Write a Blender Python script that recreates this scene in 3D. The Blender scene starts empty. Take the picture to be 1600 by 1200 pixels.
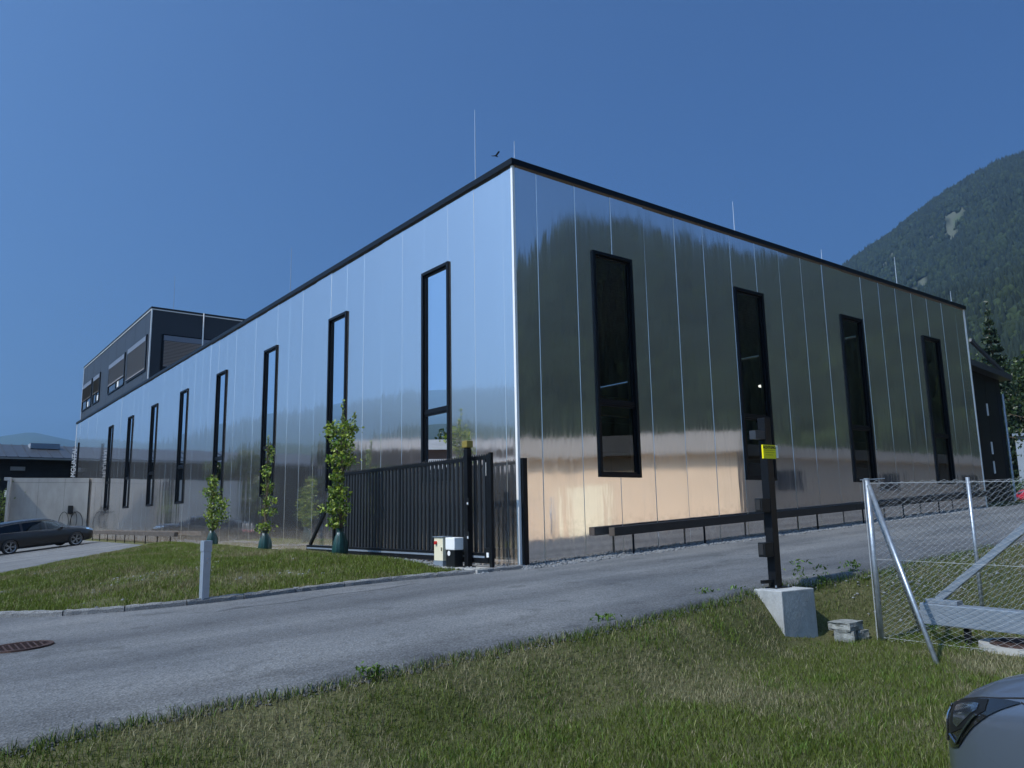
import bpy, bmesh, math, random
import numpy as np
from mathutils import Vector, Matrix, Euler, noise as mnoise
random.seed(7)
rng = np.random.default_rng(11)
R = math.radians
scene = bpy.context.scene
COL = scene.collection

# ------------------------------------------------------------------ camera
CAM = Vector((-8.915, -11.461, 0.914))
RIGHT = Vector((0.794543, -0.606927, -0.018452))
UP = Vector((-0.086043, -0.142618, 0.986031))
FWD = Vector((0.601081, 0.781856, 0.165538))
cd = bpy.data.cameras.new('camera')
cam = bpy.data.objects.new('camera', cd)
COL.objects.link(cam)
cam.matrix_world = Matrix(((RIGHT.x, UP.x, -FWD.x, CAM.x), (RIGHT.y, UP.y, -FWD.y, CAM.y),
                           (RIGHT.z, UP.z, -FWD.z, CAM.z), (0, 0, 0, 1)))
cd.sensor_width = 36.0
cd.lens = 1222.5 / 1600 * 36
cd.clip_start = 0.05
cd.clip_end = 60000
scene.camera = cam

# ------------------------------------------------------------------ world, sun, exposure
SUN_AZ = math.atan2(0.06, -1.0)          # direction towards the sun in the xy plane
SUN_EL = R(50)
to_sun = Vector((math.cos(SUN_AZ) * math.cos(SUN_EL), math.sin(SUN_AZ) * math.cos(SUN_EL), math.sin(SUN_EL)))
w = bpy.data.worlds.new('World')
scene.world = w
w.use_nodes = True
nt = w.node_tree
nt.nodes.clear()
sky = nt.nodes.new('ShaderNodeTexSky')
sky.sky_type = 'NISHITA'
sky.sun_disc = False
sky.sun_elevation = SUN_EL
sky.sun_rotation = math.atan2(to_sun.x, to_sun.y)
sky.altitude = 500
sky.air_density = 1.0
sky.dust_density = 10.0
sky.ozone_density = 10.0
bg = nt.nodes.new('ShaderNodeBackground')
bg.inputs['Strength'].default_value = 0.115
wo = nt.nodes.new('ShaderNodeOutputWorld')
tint = nt.nodes.new('ShaderNodeMix')
tint.data_type = 'RGBA'; tint.blend_type = 'MULTIPLY'; tint.inputs[0].default_value = 1.0
tint.inputs[7].default_value = (0.54, 0.86, 1.12, 1.0)
nt.links.new(sky.outputs[0], tint.inputs[6])
nt.links.new(tint.outputs[2], bg.inputs[0])
nt.links.new(bg.outputs[0], wo.inputs[0])
sd = bpy.data.lights.new('sun', 'SUN')
sd.energy = 4.7
sd.angle = R(0.53)
sd.color = (1.0, 0.955, 0.88)
so = bpy.data.objects.new('sun', sd)
COL.objects.link(so)
so.rotation_euler = (-to_sun).to_track_quat('-Z', 'Y').to_euler()
so.location = (-40, 0, 60)
vs = scene.view_settings
vs.view_transform = 'Standard'
vs.look = 'None'
vs.exposure = 0.0
vs.gamma = 1.0
vs.use_curve_mapping = False
cy = scene.cycles
cy.max_bounces = 10
cy.glossy_bounces = 6
cy.transparent_max_bounces = 16
cy.volume_bounces = 1
cy.sample_clamp_indirect = 4.0
cy.use_denoising = True
cy.blur_glossy = 1.0

# ------------------------------------------------------------------ materials
MATS = {}
def new_mat(name):
    m = bpy.data.materials.new(name)
    m.use_nodes = True
    MATS[name] = m
    return m, m.node_tree, m.node_tree.nodes['Principled BSDF']

def col4(c):
    return (c[0], c[1], c[2], 1.0)

def pmat(name, col, rough=0.5, metal=0.0, var=0.0, scale=6.0, bump=0.0, bscale=80.0, coat=0.0, emit=0.0,
         col2=None, stretch=(1, 1, 1), spec=0.5, detail=5.0):
    m, t, b = new_mat(name)
    b.inputs['Base Color'].default_value = col4(col)
    b.inputs['Roughness'].default_value = rough
    b.inputs['Metallic'].default_value = metal
    b.inputs['Specular IOR Level'].default_value = spec
    if coat:
        b.inputs['Coat Weight'].default_value = coat
        b.inputs['Coat Roughness'].default_value = 0.04
    if emit:
        b.inputs['Emission Color'].default_value = col4(col)
        b.inputs['Emission Strength'].default_value = emit
    geo = None
    if var or col2 or bump:
        geo = t.nodes.new('ShaderNodeNewGeometry')
        mp = t.nodes.new('ShaderNodeMapping')
        mp.inputs['Scale'].default_value = stretch
        t.links.new(geo.outputs['Position'], mp.inputs[0])
    if var or col2:
        n = t.nodes.new('ShaderNodeTexNoise')
        n.inputs['Scale'].default_value = scale
        n.inputs['Detail'].default_value = detail
        n.inputs['Roughness'].default_value = 0.6
        t.links.new(mp.outputs[0], n.inputs['Vector'])
        r = t.nodes.new('ShaderNodeValToRGB')
        r.color_ramp.elements[0].position = 0.32
        r.color_ramp.elements[1].position = 0.68
        c2 = col2 if col2 else tuple(c * (1 + var) for c in col)
        c1 = col if col2 else tuple(c * (1 - var) for c in col)
        r.color_ramp.elements[0].color = col4(c1)
        r.color_ramp.elements[1].color = col4(c2)
        t.links.new(n.outputs[0], r.inputs[0])
        t.links.new(r.outputs[0], b.inputs['Base Color'])
    if bump:
        n2 = t.nodes.new('ShaderNodeTexNoise')
        n2.inputs['Scale'].default_value = bscale
        n2.inputs['Detail'].default_value = 4
        t.links.new(mp.outputs[0], n2.inputs['Vector'])
        bp = t.nodes.new('ShaderNodeBump')
        bp.inputs['Strength'].default_value = bump
        bp.inputs['Distance'].default_value = 0.02
        t.links.new(n2.outputs[0], bp.inputs['Height'])
        t.links.new(bp.outputs[0], b.inputs['Normal'])
    return m

def attr_mat(name, rough=0.6, trans=0.0, spec=0.3):
    """colour from the point attribute 'col' (each blade or leaf has its own colour)"""
    m, t, b = new_mat(name)
    a = t.nodes.new('ShaderNodeAttribute')
    a.attribute_name = 'col'
    t.links.new(a.outputs['Color'], b.inputs['Base Color'])
    b.inputs['Roughness'].default_value = rough
    b.inputs['Specular IOR Level'].default_value = spec
    if trans:
        tr = t.nodes.new('ShaderNodeBsdfTranslucent')
        t.links.new(a.outputs['Color'], tr.inputs[0])
        mx = t.nodes.new('ShaderNodeMixShader')
        mx.inputs[0].default_value = trans
        t.links.new(b.outputs[0], mx.inputs[1])
        t.links.new(tr.outputs[0], mx.inputs[2])
        t.links.new(mx.outputs[0], t.nodes['Material Output'].inputs[0])
    return m

def mirror_mat():
    m, t, b = new_mat('polished_steel')
    N = t.nodes.new
    geo = N('ShaderNodeNewGeometry')
    oi = N('ShaderNodeObjectInfo')
    mp = N('ShaderNodeMapping')
    mp.inputs['Scale'].default_value = (1.0, 1.0, 0.22)
    t.links.new(geo.outputs['Position'], mp.inputs[0])
    cmb = N('ShaderNodeCombineXYZ')
    mul = N('ShaderNodeMath'); mul.operation = 'MULTIPLY'; mul.inputs[1].default_value = 40
    t.links.new(oi.outputs['Random'], mul.inputs[0])
    t.links.new(mul.outputs[0], cmb.inputs[2])
    add = N('ShaderNodeVectorMath'); add.operation = 'ADD'
    t.links.new(mp.outputs[0], add.inputs[0]); t.links.new(cmb.outputs[0], add.inputs[1])
    n1 = N('ShaderNodeTexNoise'); n1.inputs['Scale'].default_value = 1.25; n1.inputs['Detail'].default_value = 2.0
    n2 = N('ShaderNodeTexNoise'); n2.inputs['Scale'].default_value = 9.0; n2.inputs['Detail'].default_value = 1.0
    t.links.new(add.outputs[0], n1.inputs['Vector']); t.links.new(add.outputs[0], n2.inputs['Vector'])
    b1 = N('ShaderNodeBump'); b1.inputs['Strength'].default_value = 1.0; b1.inputs['Distance'].default_value = 0.0075
    b2 = N('ShaderNodeBump'); b2.inputs['Strength'].default_value = 1.0; b2.inputs['Distance'].default_value = 0.0006
    t.links.new(n1.outputs[0], b1.inputs['Height']); t.links.new(n2.outputs[0], b2.inputs['Height'])
    t.links.new(b1.outputs[0], b2.inputs['Normal']); t.links.new(b2.outputs[0], b.inputs['Normal'])
    # faint vertical rolling streaks and dust change the gloss a little
    mp2 = N('ShaderNodeMapping'); mp2.inputs['Scale'].default_value = (14, 14, 0.35)
    t.links.new(geo.outputs['Position'], mp2.inputs[0])
    n3 = N('ShaderNodeTexNoise'); n3.inputs['Scale'].default_value = 1.0; n3.inputs['Detail'].default_value = 6
    t.links.new(mp2.outputs[0], n3.inputs['Vector'])
    rr = N('ShaderNodeMapRange'); rr.inputs['From Min'].default_value = 0.3; rr.inputs['From Max'].default_value = 0.75
    rr.inputs['To Min'].default_value = 0.035; rr.inputs['To Max'].default_value = 0.10
    t.links.new(n3.outputs[0], rr.inputs[0]); t.links.new(rr.outputs[0], b.inputs['Roughness'])
    b.inputs['Metallic'].default_value = 1.0
    b.inputs['Base Color'].default_value = (0.96, 0.88, 0.83, 1)
    g = N('ShaderNodeBsdfAnisotropic'); g.inputs['Color'].default_value = (0.86, 0.86, 0.86, 1); g.inputs['Roughness'].default_value = 0.66
    mx = N('ShaderNodeMixShader'); mx.inputs[0].default_value = 0.06
    t.links.new(b.outputs[0], mx.inputs[1]); t.links.new(g.outputs[0], mx.inputs[2])
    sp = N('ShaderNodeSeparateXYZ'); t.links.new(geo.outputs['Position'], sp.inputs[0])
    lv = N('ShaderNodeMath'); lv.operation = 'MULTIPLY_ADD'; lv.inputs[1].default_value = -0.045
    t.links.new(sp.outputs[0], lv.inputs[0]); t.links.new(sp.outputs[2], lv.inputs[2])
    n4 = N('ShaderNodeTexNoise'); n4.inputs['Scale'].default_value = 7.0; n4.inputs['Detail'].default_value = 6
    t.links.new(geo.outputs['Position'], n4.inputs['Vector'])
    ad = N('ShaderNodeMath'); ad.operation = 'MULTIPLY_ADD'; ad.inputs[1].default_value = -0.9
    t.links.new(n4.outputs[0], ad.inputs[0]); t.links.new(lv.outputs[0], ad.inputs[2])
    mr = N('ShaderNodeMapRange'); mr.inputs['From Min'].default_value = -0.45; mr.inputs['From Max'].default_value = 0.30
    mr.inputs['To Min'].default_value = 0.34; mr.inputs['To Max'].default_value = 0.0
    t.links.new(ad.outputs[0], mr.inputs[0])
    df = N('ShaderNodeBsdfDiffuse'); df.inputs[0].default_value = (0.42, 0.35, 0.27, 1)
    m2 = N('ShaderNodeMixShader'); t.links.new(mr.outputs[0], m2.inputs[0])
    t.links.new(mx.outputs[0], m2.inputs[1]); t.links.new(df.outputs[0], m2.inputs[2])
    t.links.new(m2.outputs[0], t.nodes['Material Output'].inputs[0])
    return m

def glass_mat(name, tint, ior=1.75):
    m, t, b = new_mat(name)
    t.nodes.remove(b)
    N = t.nodes.new
    tr = N('ShaderNodeBsdfTransparent'); tr.inputs[0].default_value = col4(tint)
    gl = N('ShaderNodeBsdfGlossy'); gl.inputs['Roughness'].default_value = 0.0
    gl.inputs['Color'].default_value = (0.9, 0.92, 0.95, 1)
    fr = N('ShaderNodeFresnel'); fr.inputs[0].default_value = ior
    mx = N('ShaderNodeMixShader')
    t.links.new(fr.outputs[0], mx.inputs[0]); t.links.new(tr.outputs[0], mx.inputs[1]); t.links.new(gl.outputs[0], mx.inputs[2])
    t.links.new(mx.outputs[0], t.nodes['Material Output'].inputs[0])
    return m

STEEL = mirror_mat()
pmat('joint', (0.50, 0.51, 0.48), 0.4, 0.3)
pmat('bright_trim', (0.88, 0.87, 0.84), 0.35, 0.1)
pmat('black_frame', (0.004, 0.005, 0.007), 0.4, spec=0.25)
pmat('gate_bar', (0.022, 0.026, 0.031), 0.4, spec=0.35)
pmat('black_coat', (0.006, 0.007, 0.009), 0.4, spec=0.25, var=0.25, scale=4)
pmat('anthracite', (0.032, 0.037, 0.046), 0.45, var=0.08, scale=0.6)
pmat('anthracite_dark', (0.012, 0.014, 0.017), 0.5, var=0.15, scale=1)
pmat('roof_gravel', (0.25, 0.25, 0.25), 0.9, var=0.2, scale=8)
pmat('inner_wall', (0.22, 0.22, 0.21), 0.8, var=0.1, scale=1)
pmat('inner_floor', (0.18, 0.18, 0.175), 0.5, var=0.15, scale=1)
pmat('green_steel', (0.05, 0.075, 0.07), 0.6, spec=0.2)
pmat('timber', (0.55, 0.38, 0.2), 0.6, var=0.15, scale=5, stretch=(1, 1, 6))
pmat('cream_board', (0.75, 0.68, 0.5), 0.7, var=0.06, scale=3)
pmat('white_paint', (0.78, 0.78, 0.76), 0.4)
pmat('cream_paint', (0.72, 0.66, 0.48), 0.4)
pmat('red_plastic', (0.5, 0.02, 0.02), 0.4)
pmat('lamp_tube', (1.0, 0.97, 0.9), 0.5, emit=2.0)
glass_mat('glass', (0.60, 0.64, 0.62), 1.95)
glass_mat('car_glass', (0.12, 0.14, 0.15), 1.5)
pmat('blind', (0.42, 0.41, 0.42), 0.4, 0.2)
pmat('blind_warm', (0.2, 0.165, 0.13), 0.4, 0.2)
pmat('blind_box', (0.2, 0.22, 0.26), 0.4, 0.3)
pmat('galvanised', (0.36, 0.40, 0.44), 0.42, 0.7, var=0.18, scale=14, bump=0.05, bscale=40)
pmat('wire', (0.46, 0.48, 0.49), 0.45, 0.35)
pmat('alu', (0.40, 0.46, 0.54), 0.4, 0.6, var=0.06, scale=5)
pmat('grey_paint', (0.21, 0.25, 0.30), 0.4, 0.2, var=0.08, scale=4)
pmat('concrete', (0.34, 0.335, 0.315), 0.85, var=0.16, scale=1.6, bump=0.25, bscale=30, stretch=(1, 1, 0.35))
pmat('concrete_block', (0.34, 0.35, 0.35), 0.85, var=0.18, scale=5, bump=0.35, bscale=45, stretch=(1, 1, 0.5))
pmat('stone', (0.2, 0.21, 0.2), 0.9, var=0.35, scale=14, bump=0.6, bscale=30)
pmat('granite', (0.17, 0.175, 0.178), 0.9, var=0.4, scale=60, bump=0.7, bscale=70)
pmat('gravel', (0.17, 0.18, 0.19), 0.9, var=0.35, scale=30, bump=0.2)
pmat('rust_iron', (0.05, 0.026, 0.02), 0.7, 0.3, var=0.4, scale=20, bump=0.4, bscale=60)
pmat('timber_black', (0.017, 0.015, 0.014), 0.55, var=0.3, scale=4, bump=0.2, bscale=25, stretch=(1, 1, 5))
pmat('timber_grey', (0.075, 0.062, 0.053), 0.8, var=0.3, scale=4, bump=0.2, bscale=25)
pmat('dark_stone', (0.085, 0.088, 0.09), 0.95, var=0.4, scale=40)
pmat('rubber', (0.014, 0.014, 0.015), 0.75)
pmat('black_plastic', (0.008, 0.009, 0.010), 0.45, spec=0.3)
pmat('sign_yellow', (0.85, 0.75, 0.0), 0.45)
pmat('print_black', (0.01, 0.01, 0.01), 0.6)
pmat('beacon', (0.22, 0.17, 0.03), 0.3, coat=0.4)
pmat('bag_green', (0.010, 0.045, 0.040), 0.35, var=0.3, scale=14, bump=0.5, bscale=14, stretch=(1, 1, 0.25))
pmat('bark', (0.10, 0.075, 0.05), 0.9, var=0.35, scale=18, bump=0.5, bscale=30, stretch=(1, 1, 0.2))
pmat('paint_black', (0.003, 0.003, 0.005), 0.3, 0.0, coat=0.7, spec=0.3)
pmat('paint_grey', (0.15, 0.185, 0.24), 0.36, 0.6, coat=1.0)
pmat('paint_red', (0.42, 0.012, 0.03), 0.3, 0.0, coat=0.8)
pmat('chrome', (0.6, 0.62, 0.65), 0.15, 1.0)
pmat('rim', (0.28, 0.29, 0.31), 0.3, 0.9)
pmat('headlight_glass', (0.012, 0.013, 0.014), 0.04, 0.0, coat=1.0)
pmat('headlight_lens', (0.16, 0.20, 0.25), 0.12, 0.9, coat=1.0)
pmat('roof_dark', (0.055, 0.06, 0.068), 0.45, 0.3, var=0.15, scale=2)
pmat('house_dark', (0.012, 0.012, 0.014), 0.7, var=0.3, scale=2)
pmat('house_glass', (0.03, 0.035, 0.045), 0.1)
pmat('beige_wall', (0.62, 0.49, 0.355), 0.8, var=0.05, scale=1.2)
pmat('brown_wall', (0.26, 0.24, 0.21), 0.85, var=0.06, scale=1.2)
pmat('grey_roof', (0.27, 0.26, 0.245), 0.7, var=0.1, scale=1)
pmat('brick_brown', (0.2, 0.13, 0.1), 0.85, var=0.1, scale=1)
pmat('far_grey', (0.24, 0.28, 0.33), 0.6, var=0.05, scale=1)
pmat('bird_black', (0.01, 0.01, 0.01), 0.7)
attr_mat('blade', 0.55, 0.3)
attr_mat('leaf', 0.42, 0.35, 0.5)
attr_mat('far_tree', 0.85, 0.0, 0.1)
attr_mat('slope', 0.95, 0.0, 0.1)

def asphalt_mat():
    m, t, b = new_mat('asphalt')
    N = t.nodes.new
    geo = N('ShaderNodeNewGeometry')
    def noise(scale, detail, stretch=None):
        n = N('ShaderNodeTexNoise'); n.inputs['Scale'].default_value = scale; n.inputs['Detail'].default_value = detail
        if stretch:
            mp = N('ShaderNodeMapping'); mp.inputs['Scale'].default_value = stretch
            t.links.new(geo.outputs['Position'], mp.inputs[0]); t.links.new(mp.outputs[0], n.inputs['Vector'])
        else:
            t.links.new(geo.outputs['Position'], n.inputs['Vector'])
        return n
    fine = noise(75, 3)
    v = N('ShaderNodeTexVoronoi'); v.inputs['Scale'].default_value = 55
    t.links.new(geo.outputs['Position'], v.inputs['Vector'])
    big = noise(0.35, 4)
    trk = noise(1.0, 3, (0.06, 1.3, 1))
    def ramp(src, p0, p1, c0, c1):
        r = N('ShaderNodeValToRGB')
        r.color_ramp.elements[0].position = p0; r.color_ramp.elements[1].position = p1
        r.color_ramp.elements[0].color = col4(c0); r.color_ramp.elements[1].color = col4(c1)
        t.links.new(src, r.inputs[0]); return r
    a = ramp(fine.outputs[0], 0.3, 0.7, (0.082, 0.088, 0.094), (0.164, 0.174, 0.184))
    c = ramp(v.outputs['Color'], 0.1, 0.95, (0.68, 0.68, 0.68), (1.28, 1.28, 1.28))
    d = ramp(big.outputs[0], 0.35, 0.65, (0.80, 0.81, 0.83), (1.14, 1.12, 1.1))
    e = ramp(trk.outputs[0], 0.35, 0.65, (0.80, 0.80, 0.81), (1.13, 1.12, 1.1))
    st_ = noise(2.3, 5); h = ramp(st_.outputs[0], 0.30, 0.42, (0.72, 0.72, 0.72), (1, 1, 1))
    sx = N('ShaderNodeSeparateXYZ'); t.links.new(geo.outputs['Position'], sx.inputs[0])
    wob = noise(0.5, 2); wm = N('ShaderNodeMath'); wm.operation = 'MULTIPLY_ADD'; wm.inputs[1].default_value = 1.1
    t.links.new(wob.outputs[0], wm.inputs[0]); t.links.new(sx.outputs[1], wm.inputs[2])
    sn = N('ShaderNodeMath'); sn.operation = 'SINE'; ml = N('ShaderNodeMath'); ml.operation = 'MULTIPLY'; ml.inputs[1].default_value = 3.9
    t.links.new(wm.outputs[0], ml.inputs[0]); t.links.new(ml.outputs[0], sn.inputs[0])
    trk2 = ramp(sn.outputs[0], 0.0, 1.0, (1.04, 1.04, 1.04), (0.86, 0.86, 0.865))
    prev = a.outputs[0]
    for x in (c, d, e, h, trk2):
        mx = N('ShaderNodeMix'); mx.data_type = 'RGBA'; mx.blend_type = 'MULTIPLY'; mx.inputs[0].default_value = 1
        t.links.new(prev, mx.inputs[6]); t.links.new(x.outputs[0], mx.inputs[7]); prev = mx.outputs[2]
    t.links.new(prev, b.inputs['Base Color'])
    b.inputs['Roughness'].default_value = 0.85
    b.inputs['Specular IOR Level'].default_value = 0.3
    bp = N('ShaderNodeBump'); bp.inputs['Strength'].default_value = 0.6; bp.inputs['Distance'].default_value = 0.006
    t.links.new(v.outputs['Distance'], bp.inputs['Height']); t.links.new(bp.outputs[0], b.inputs['Normal'])
    return m
asphalt_mat()

def soil_mat():
    m, t, b = new_mat('soil')
    N = t.nodes.new
    geo = N('ShaderNodeNewGeometry')
    def noise(scale, detail):
        n = N('ShaderNodeTexNoise'); n.inputs['Scale'].default_value = scale; n.inputs['Detail'].default_value = detail
        n.inputs['Roughness'].default_value = 0.65
        t.links.new(geo.outputs['Position'], n.inputs['Vector']); return n
    a, c, f = noise(0.8, 4), noise(14, 5), noise(60, 3)
    r1 = N('ShaderNodeValToRGB')
    r1.color_ramp.elements[0].position = 0.38; r1.color_ramp.elements[1].position = 0.66
    r1.color_ramp.elements[0].color = (0.05, 0.06, 0.02, 1); r1.color_ramp.elements[1].color = (0.11, 0.105, 0.055, 1)
    mixn = N('ShaderNodeMath'); mixn.operation = 'MULTIPLY_ADD'; mixn.inputs[1].default_value = 0.5
    sc = N('ShaderNodeMath'); sc.operation = 'MULTIPLY'; sc.inputs[1].default_value = 0.5
    t.links.new(a.outputs[0], sc.inputs[0]); t.links.new(c.outputs[0], mixn.inputs[0]); t.links.new(sc.outputs[0], mixn.inputs[2])
    t.links.new(mixn.outputs[0], r1.inputs[0])
    r2 = N('ShaderNodeValToRGB')
    r2.color_ramp.elements[0].position = 0.3; r2.color_ramp.elements[1].position = 0.7
    r2.color_ramp.elements[0].color = (0.6, 0.6, 0.6, 1); r2.color_ramp.elements[1].color = (1.4, 1.4, 1.4, 1)
    t.links.new(f.outputs[0], r2.inputs[0])
    mx = N('ShaderNodeMix'); mx.data_type = 'RGBA'; mx.blend_type = 'MULTIPLY'; mx.inputs[0].default_value = 1
    t.links.new(r1.outputs[0], mx.inputs[6]); t.links.new(r2.outputs[0], mx.inputs[7])
    t.links.new(mx.outputs[2], b.inputs['Base Color'])
    b.inputs['Roughness'].default_value = 0.95
    b.inputs['Specular IOR Level'].default_value = 0.1
    bp = N('ShaderNodeBump'); bp.inputs['Strength'].default_value = 0.8; bp.inputs['Distance'].default_value = 0.03
    t.links.new(c.outputs[0], bp.inputs['Height']); t.links.new(bp.outputs[0], b.inputs['Normal'])
soil_mat()

# ------------------------------------------------------------------ mesh helpers
def M_(m):
    return MATS[m] if isinstance(m, str) else m

class MB:
    def __init__(self):
        self.v, self.f = [], []
    def quad(self, a, b, c, d):
        i = len(self.v); self.v += [tuple(a), tuple(b), tuple(c), tuple(d)]; self.f.append((i, i + 1, i + 2, i + 3)); return self
    def box(self, x0, x1, y0, y1, z0, z1):
        return self.hexa([(x0, y0, z0), (x1, y0, z0), (x1, y1, z0), (x0, y1, z0), (x0, y0, z1), (x1, y0, z1), (x1, y1, z1), (x0, y1, z1)])
    def hexa(self, p):
        i = len(self.v); self.v += [tuple(q) for q in p]
        for f in ((3, 2, 1, 0), (4, 5, 6, 7), (0, 1, 5, 4), (1, 2, 6, 5), (2, 3, 7, 6), (3, 0, 4, 7)):
            self.f.append(tuple(i + k for k in f))
        return self
    def bar(self, p0, p1, wd, ht, up=(0, 0, 1)):
        p0, p1 = Vector(p0), Vector(p1)
        d = (p1 - p0).normalized(); u = Vector(up)
        s = d.cross(u)
        if s.length < 1e-4: s = d.cross(Vector((1, 0, 0)))
        s.normalize(); u = s.cross(d).normalized()
        s = s * wd / 2; u = u * ht / 2
        return self.hexa([p0 - s - u, p0 + s - u, p1 + s - u, p1 - s - u, p0 - s + u, p0 + s + u, p1 + s + u, p1 - s + u])
    def tube(self, pts, r, n=8, cap=True):
        pts = [Vector(p) for p in pts]
        rs = r if isinstance(r, (list, tuple)) else [r] * len(pts)
        base = len(self.v); prev = None
        for k, p in enumerate(pts):
            d = (pts[min(k + 1, len(pts) - 1)] - pts[max(k - 1, 0)])
            d = d.normalized() if d.length > 1e-9 else Vector((0, 0, 1))
            if prev is None:
                a = d.orthogonal().normalized()
            else:
                a = prev - d * prev.dot(d)
                a = a.normalized() if a.length > 1e-6 else d.orthogonal().normalized()
            prev = a; b = d.cross(a)
            for j in range(n):
                t = 2 * math.pi * j / n
                self.v.append(tuple(p + (a * math.cos(t) + b * math.sin(t)) * rs[k]))
        for k in range(len(pts) - 1):
            for j in range(n):
                i0 = base + k * n + j; i1 = base + k * n + (j + 1) % n
                self.f.append((i0, i1, i1 + n, i0 + n))
        if cap:
            self.f.append(tuple(base + j for j in reversed(range(n))))
            self.f.append(tuple(base + (len(pts) - 1) * n + j for j in range(n)))
        return self
    def lathe(self, prof, n=24, axis='Z', c=(0, 0, 0)):
        base = len(self.v); c = Vector(c)
        for r, h in prof:
            for j in range(n):
                t = 2 * math.pi * j / n; a, b = r * math.cos(t), r * math.sin(t)
                p = {'Z': (a, b, h), 'Y': (a, h, b), 'X': (h, a, b)}[axis]
                self.v.append(tuple(c + Vector(p)))
        for k in range(len(prof) - 1):
            for j in range(n):
                i0 = base + k * n + j; i1 = base + k * n + (j + 1) % n
                self.f.append((i0, i1, i1 + n, i0 + n))
        return self
    def prism(self, poly, h0, h1, axis='Z'):
        def P(a, b, h): return {'Z': (a, b, h), 'Y': (a, h, b), 'X': (h, a, b)}[axis]
        i = len(self.v); n = len(poly)
        self.v += [P(a, b, h0) for a, b in poly] + [P(a, b, h1) for a, b in poly]
        self.f.append(tuple(i + k for k in range(n))); self.f.append(tuple(i + n + k for k in reversed(range(n))))
        for k in range(n):
            self.f.append((i + k, i + (k + 1) % n, i + n + (k + 1) % n, i + n + k))
        return self
    def mesh(self, name, mat, smooth=False, bevel=0.0):
        me = bpy.data.meshes.new(name)
        me.from_pydata(self.v, [], self.f)
        if bevel or smooth:
            bm = bmesh.new(); bm.from_mesh(me)
            bmesh.ops.recalc_face_normals(bm, faces=bm.faces)
            if bevel:
                ed = [e for e in bm.edges if len(e.link_faces) == 2 and e.calc_face_angle() > 0.6]
                bmesh.ops.bevel(bm, geom=ed, offset=bevel, segments=2, affect='EDGES', profile=0.6)
            bm.to_mesh(me); bm.free()
        me.materials.append(M_(mat))
        if smooth:
            me.polygons.foreach_set('use_smooth', [True] * len(me.polygons))
        me.update()
        return me
    def build(self, name, mat, parent=None, smooth=False, bevel=0.0):
        return link(name, self.mesh(name, mat, smooth, bevel), parent)

def link(name, data, parent=None):
    o = bpy.data.objects.new(name, data)
    COL.objects.link(o)
    if parent: o.parent = parent
    return o

def tag(o, label=None, cat=None, group=None, kind=None):
    if label: o['label'] = label
    if cat: o['category'] = cat
    if group: o['group'] = group
    if kind: o['kind'] = kind
    return o

def thing(name, label, cat, loc=(0, 0, 0), rz=0.0, group=None):
    o = link(name, None)
    o.empty_display_size = 0.3
    o.location = loc; o.rotation_euler = (0, 0, rz)
    return tag(o, label, cat, group)

def copy_tree(o, parent=None):
    c = o.copy(); COL.objects.link(c); c.parent = parent
    for ch in list(o.children): copy_tree(ch, c)
    return c

def big(name, V, F, mat, parent=None, col=None, smooth=False):
    """numpy vertices (n,3) and faces (m,k) as one mesh object"""
    me = bpy.data.meshes.new(name)
    F = np.asarray(F, dtype=np.int32); k = F.shape[1]
    me.vertices.add(len(V)); me.vertices.foreach_set('co', np.asarray(V, np.float32).ravel())
    me.loops.add(F.size); me.loops.foreach_set('vertex_index', F.ravel())
    me.polygons.add(len(F)); me.polygons.foreach_set('loop_start', np.arange(0, F.size, k, dtype=np.int32))
    if smooth: me.polygons.foreach_set('use_smooth', np.ones(len(F), bool))
    me.update(calc_edges=True)
    if col is not None:
        a = me.attributes.new('col', 'FLOAT_COLOR', 'POINT')
        c = np.ones((len(V), 4), np.float32); c[:, :3] = col
        a.data.foreach_set('color', c.ravel())
    me.materials.append(M_(mat))
    return link(name, me, parent)

def sstep(t):
    t = np.clip(t, 0, 1); return t * t * (3 - 2 * t)

def vnoise(x, y, s, seed=0):
    """cheap smooth value noise on arrays"""
    x = np.asarray(x, float) * s + seed * 17.3; y = np.asarray(y, float) * s - seed * 9.1
    xi, yi = np.floor(x), np.floor(y); fx, fy = sstep(x - xi), sstep(y - yi)
    def h(a, b):
        q = np.sin(a * 127.1 + b * 311.7 + seed) * 43758.5453
        return q - np.floor(q)
    return (h(xi, yi) * (1 - fx) + h(xi + 1, yi) * fx) * (1 - fy) + (h(xi, yi + 1) * (1 - fx) + h(xi + 1, yi + 1) * fx) * fy

def fbm(x, y, s, o=4, seed=0):
    r, a, t = 0, 1.0, 0
    for k in range(o):
        r = r + a * vnoise(x, y, s * 2 ** k, seed + k); t += a; a *= 0.5
    return r / t

# ------------------------------------------------------------------ ground shape
ISL = [(-0.25, -0.40), (-1.34, -0.20), (-2.2, 0.12), (-3.66, 0.33), (-5.39, 0.33), (-6.38, 0.59), (-7.1, 1.0), (-7.76, 1.75)]
ISL_L = [(1.75, -7.76), (2.6, -8.4), (4.0, -9.0), (6.0, -9.5), (9.0, -9.4), (12.3, -8.4), (15.3, -6.7), (19.6, -4.1), (23.3, -0.95)]
def y_near(x):
    x = np.asarray(x, float)
    return -5.62 + 0.3 * np.exp(-((x + 0.4) / 1.3) ** 2) + 0.1 * sstep((x - 1) / 4) + 0.03 * np.sin(x * 2.3) + 0.02 * np.sin(x * 7.1)
def y_far(x):
    x = np.asarray(x, float)
    xs = [p[0] for p in ISL][::-1]; ys = [p[1] for p in ISL][::-1]
    return np.where(x > -0.25, -0.45, np.interp(x, xs, ys))
def x_left(y):
    y = np.asarray(y, float)
    return np.interp(y, [p[0] for p in ISL_L], [p[1] for p in ISL_L], left=-7.76, right=-0.95)
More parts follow.
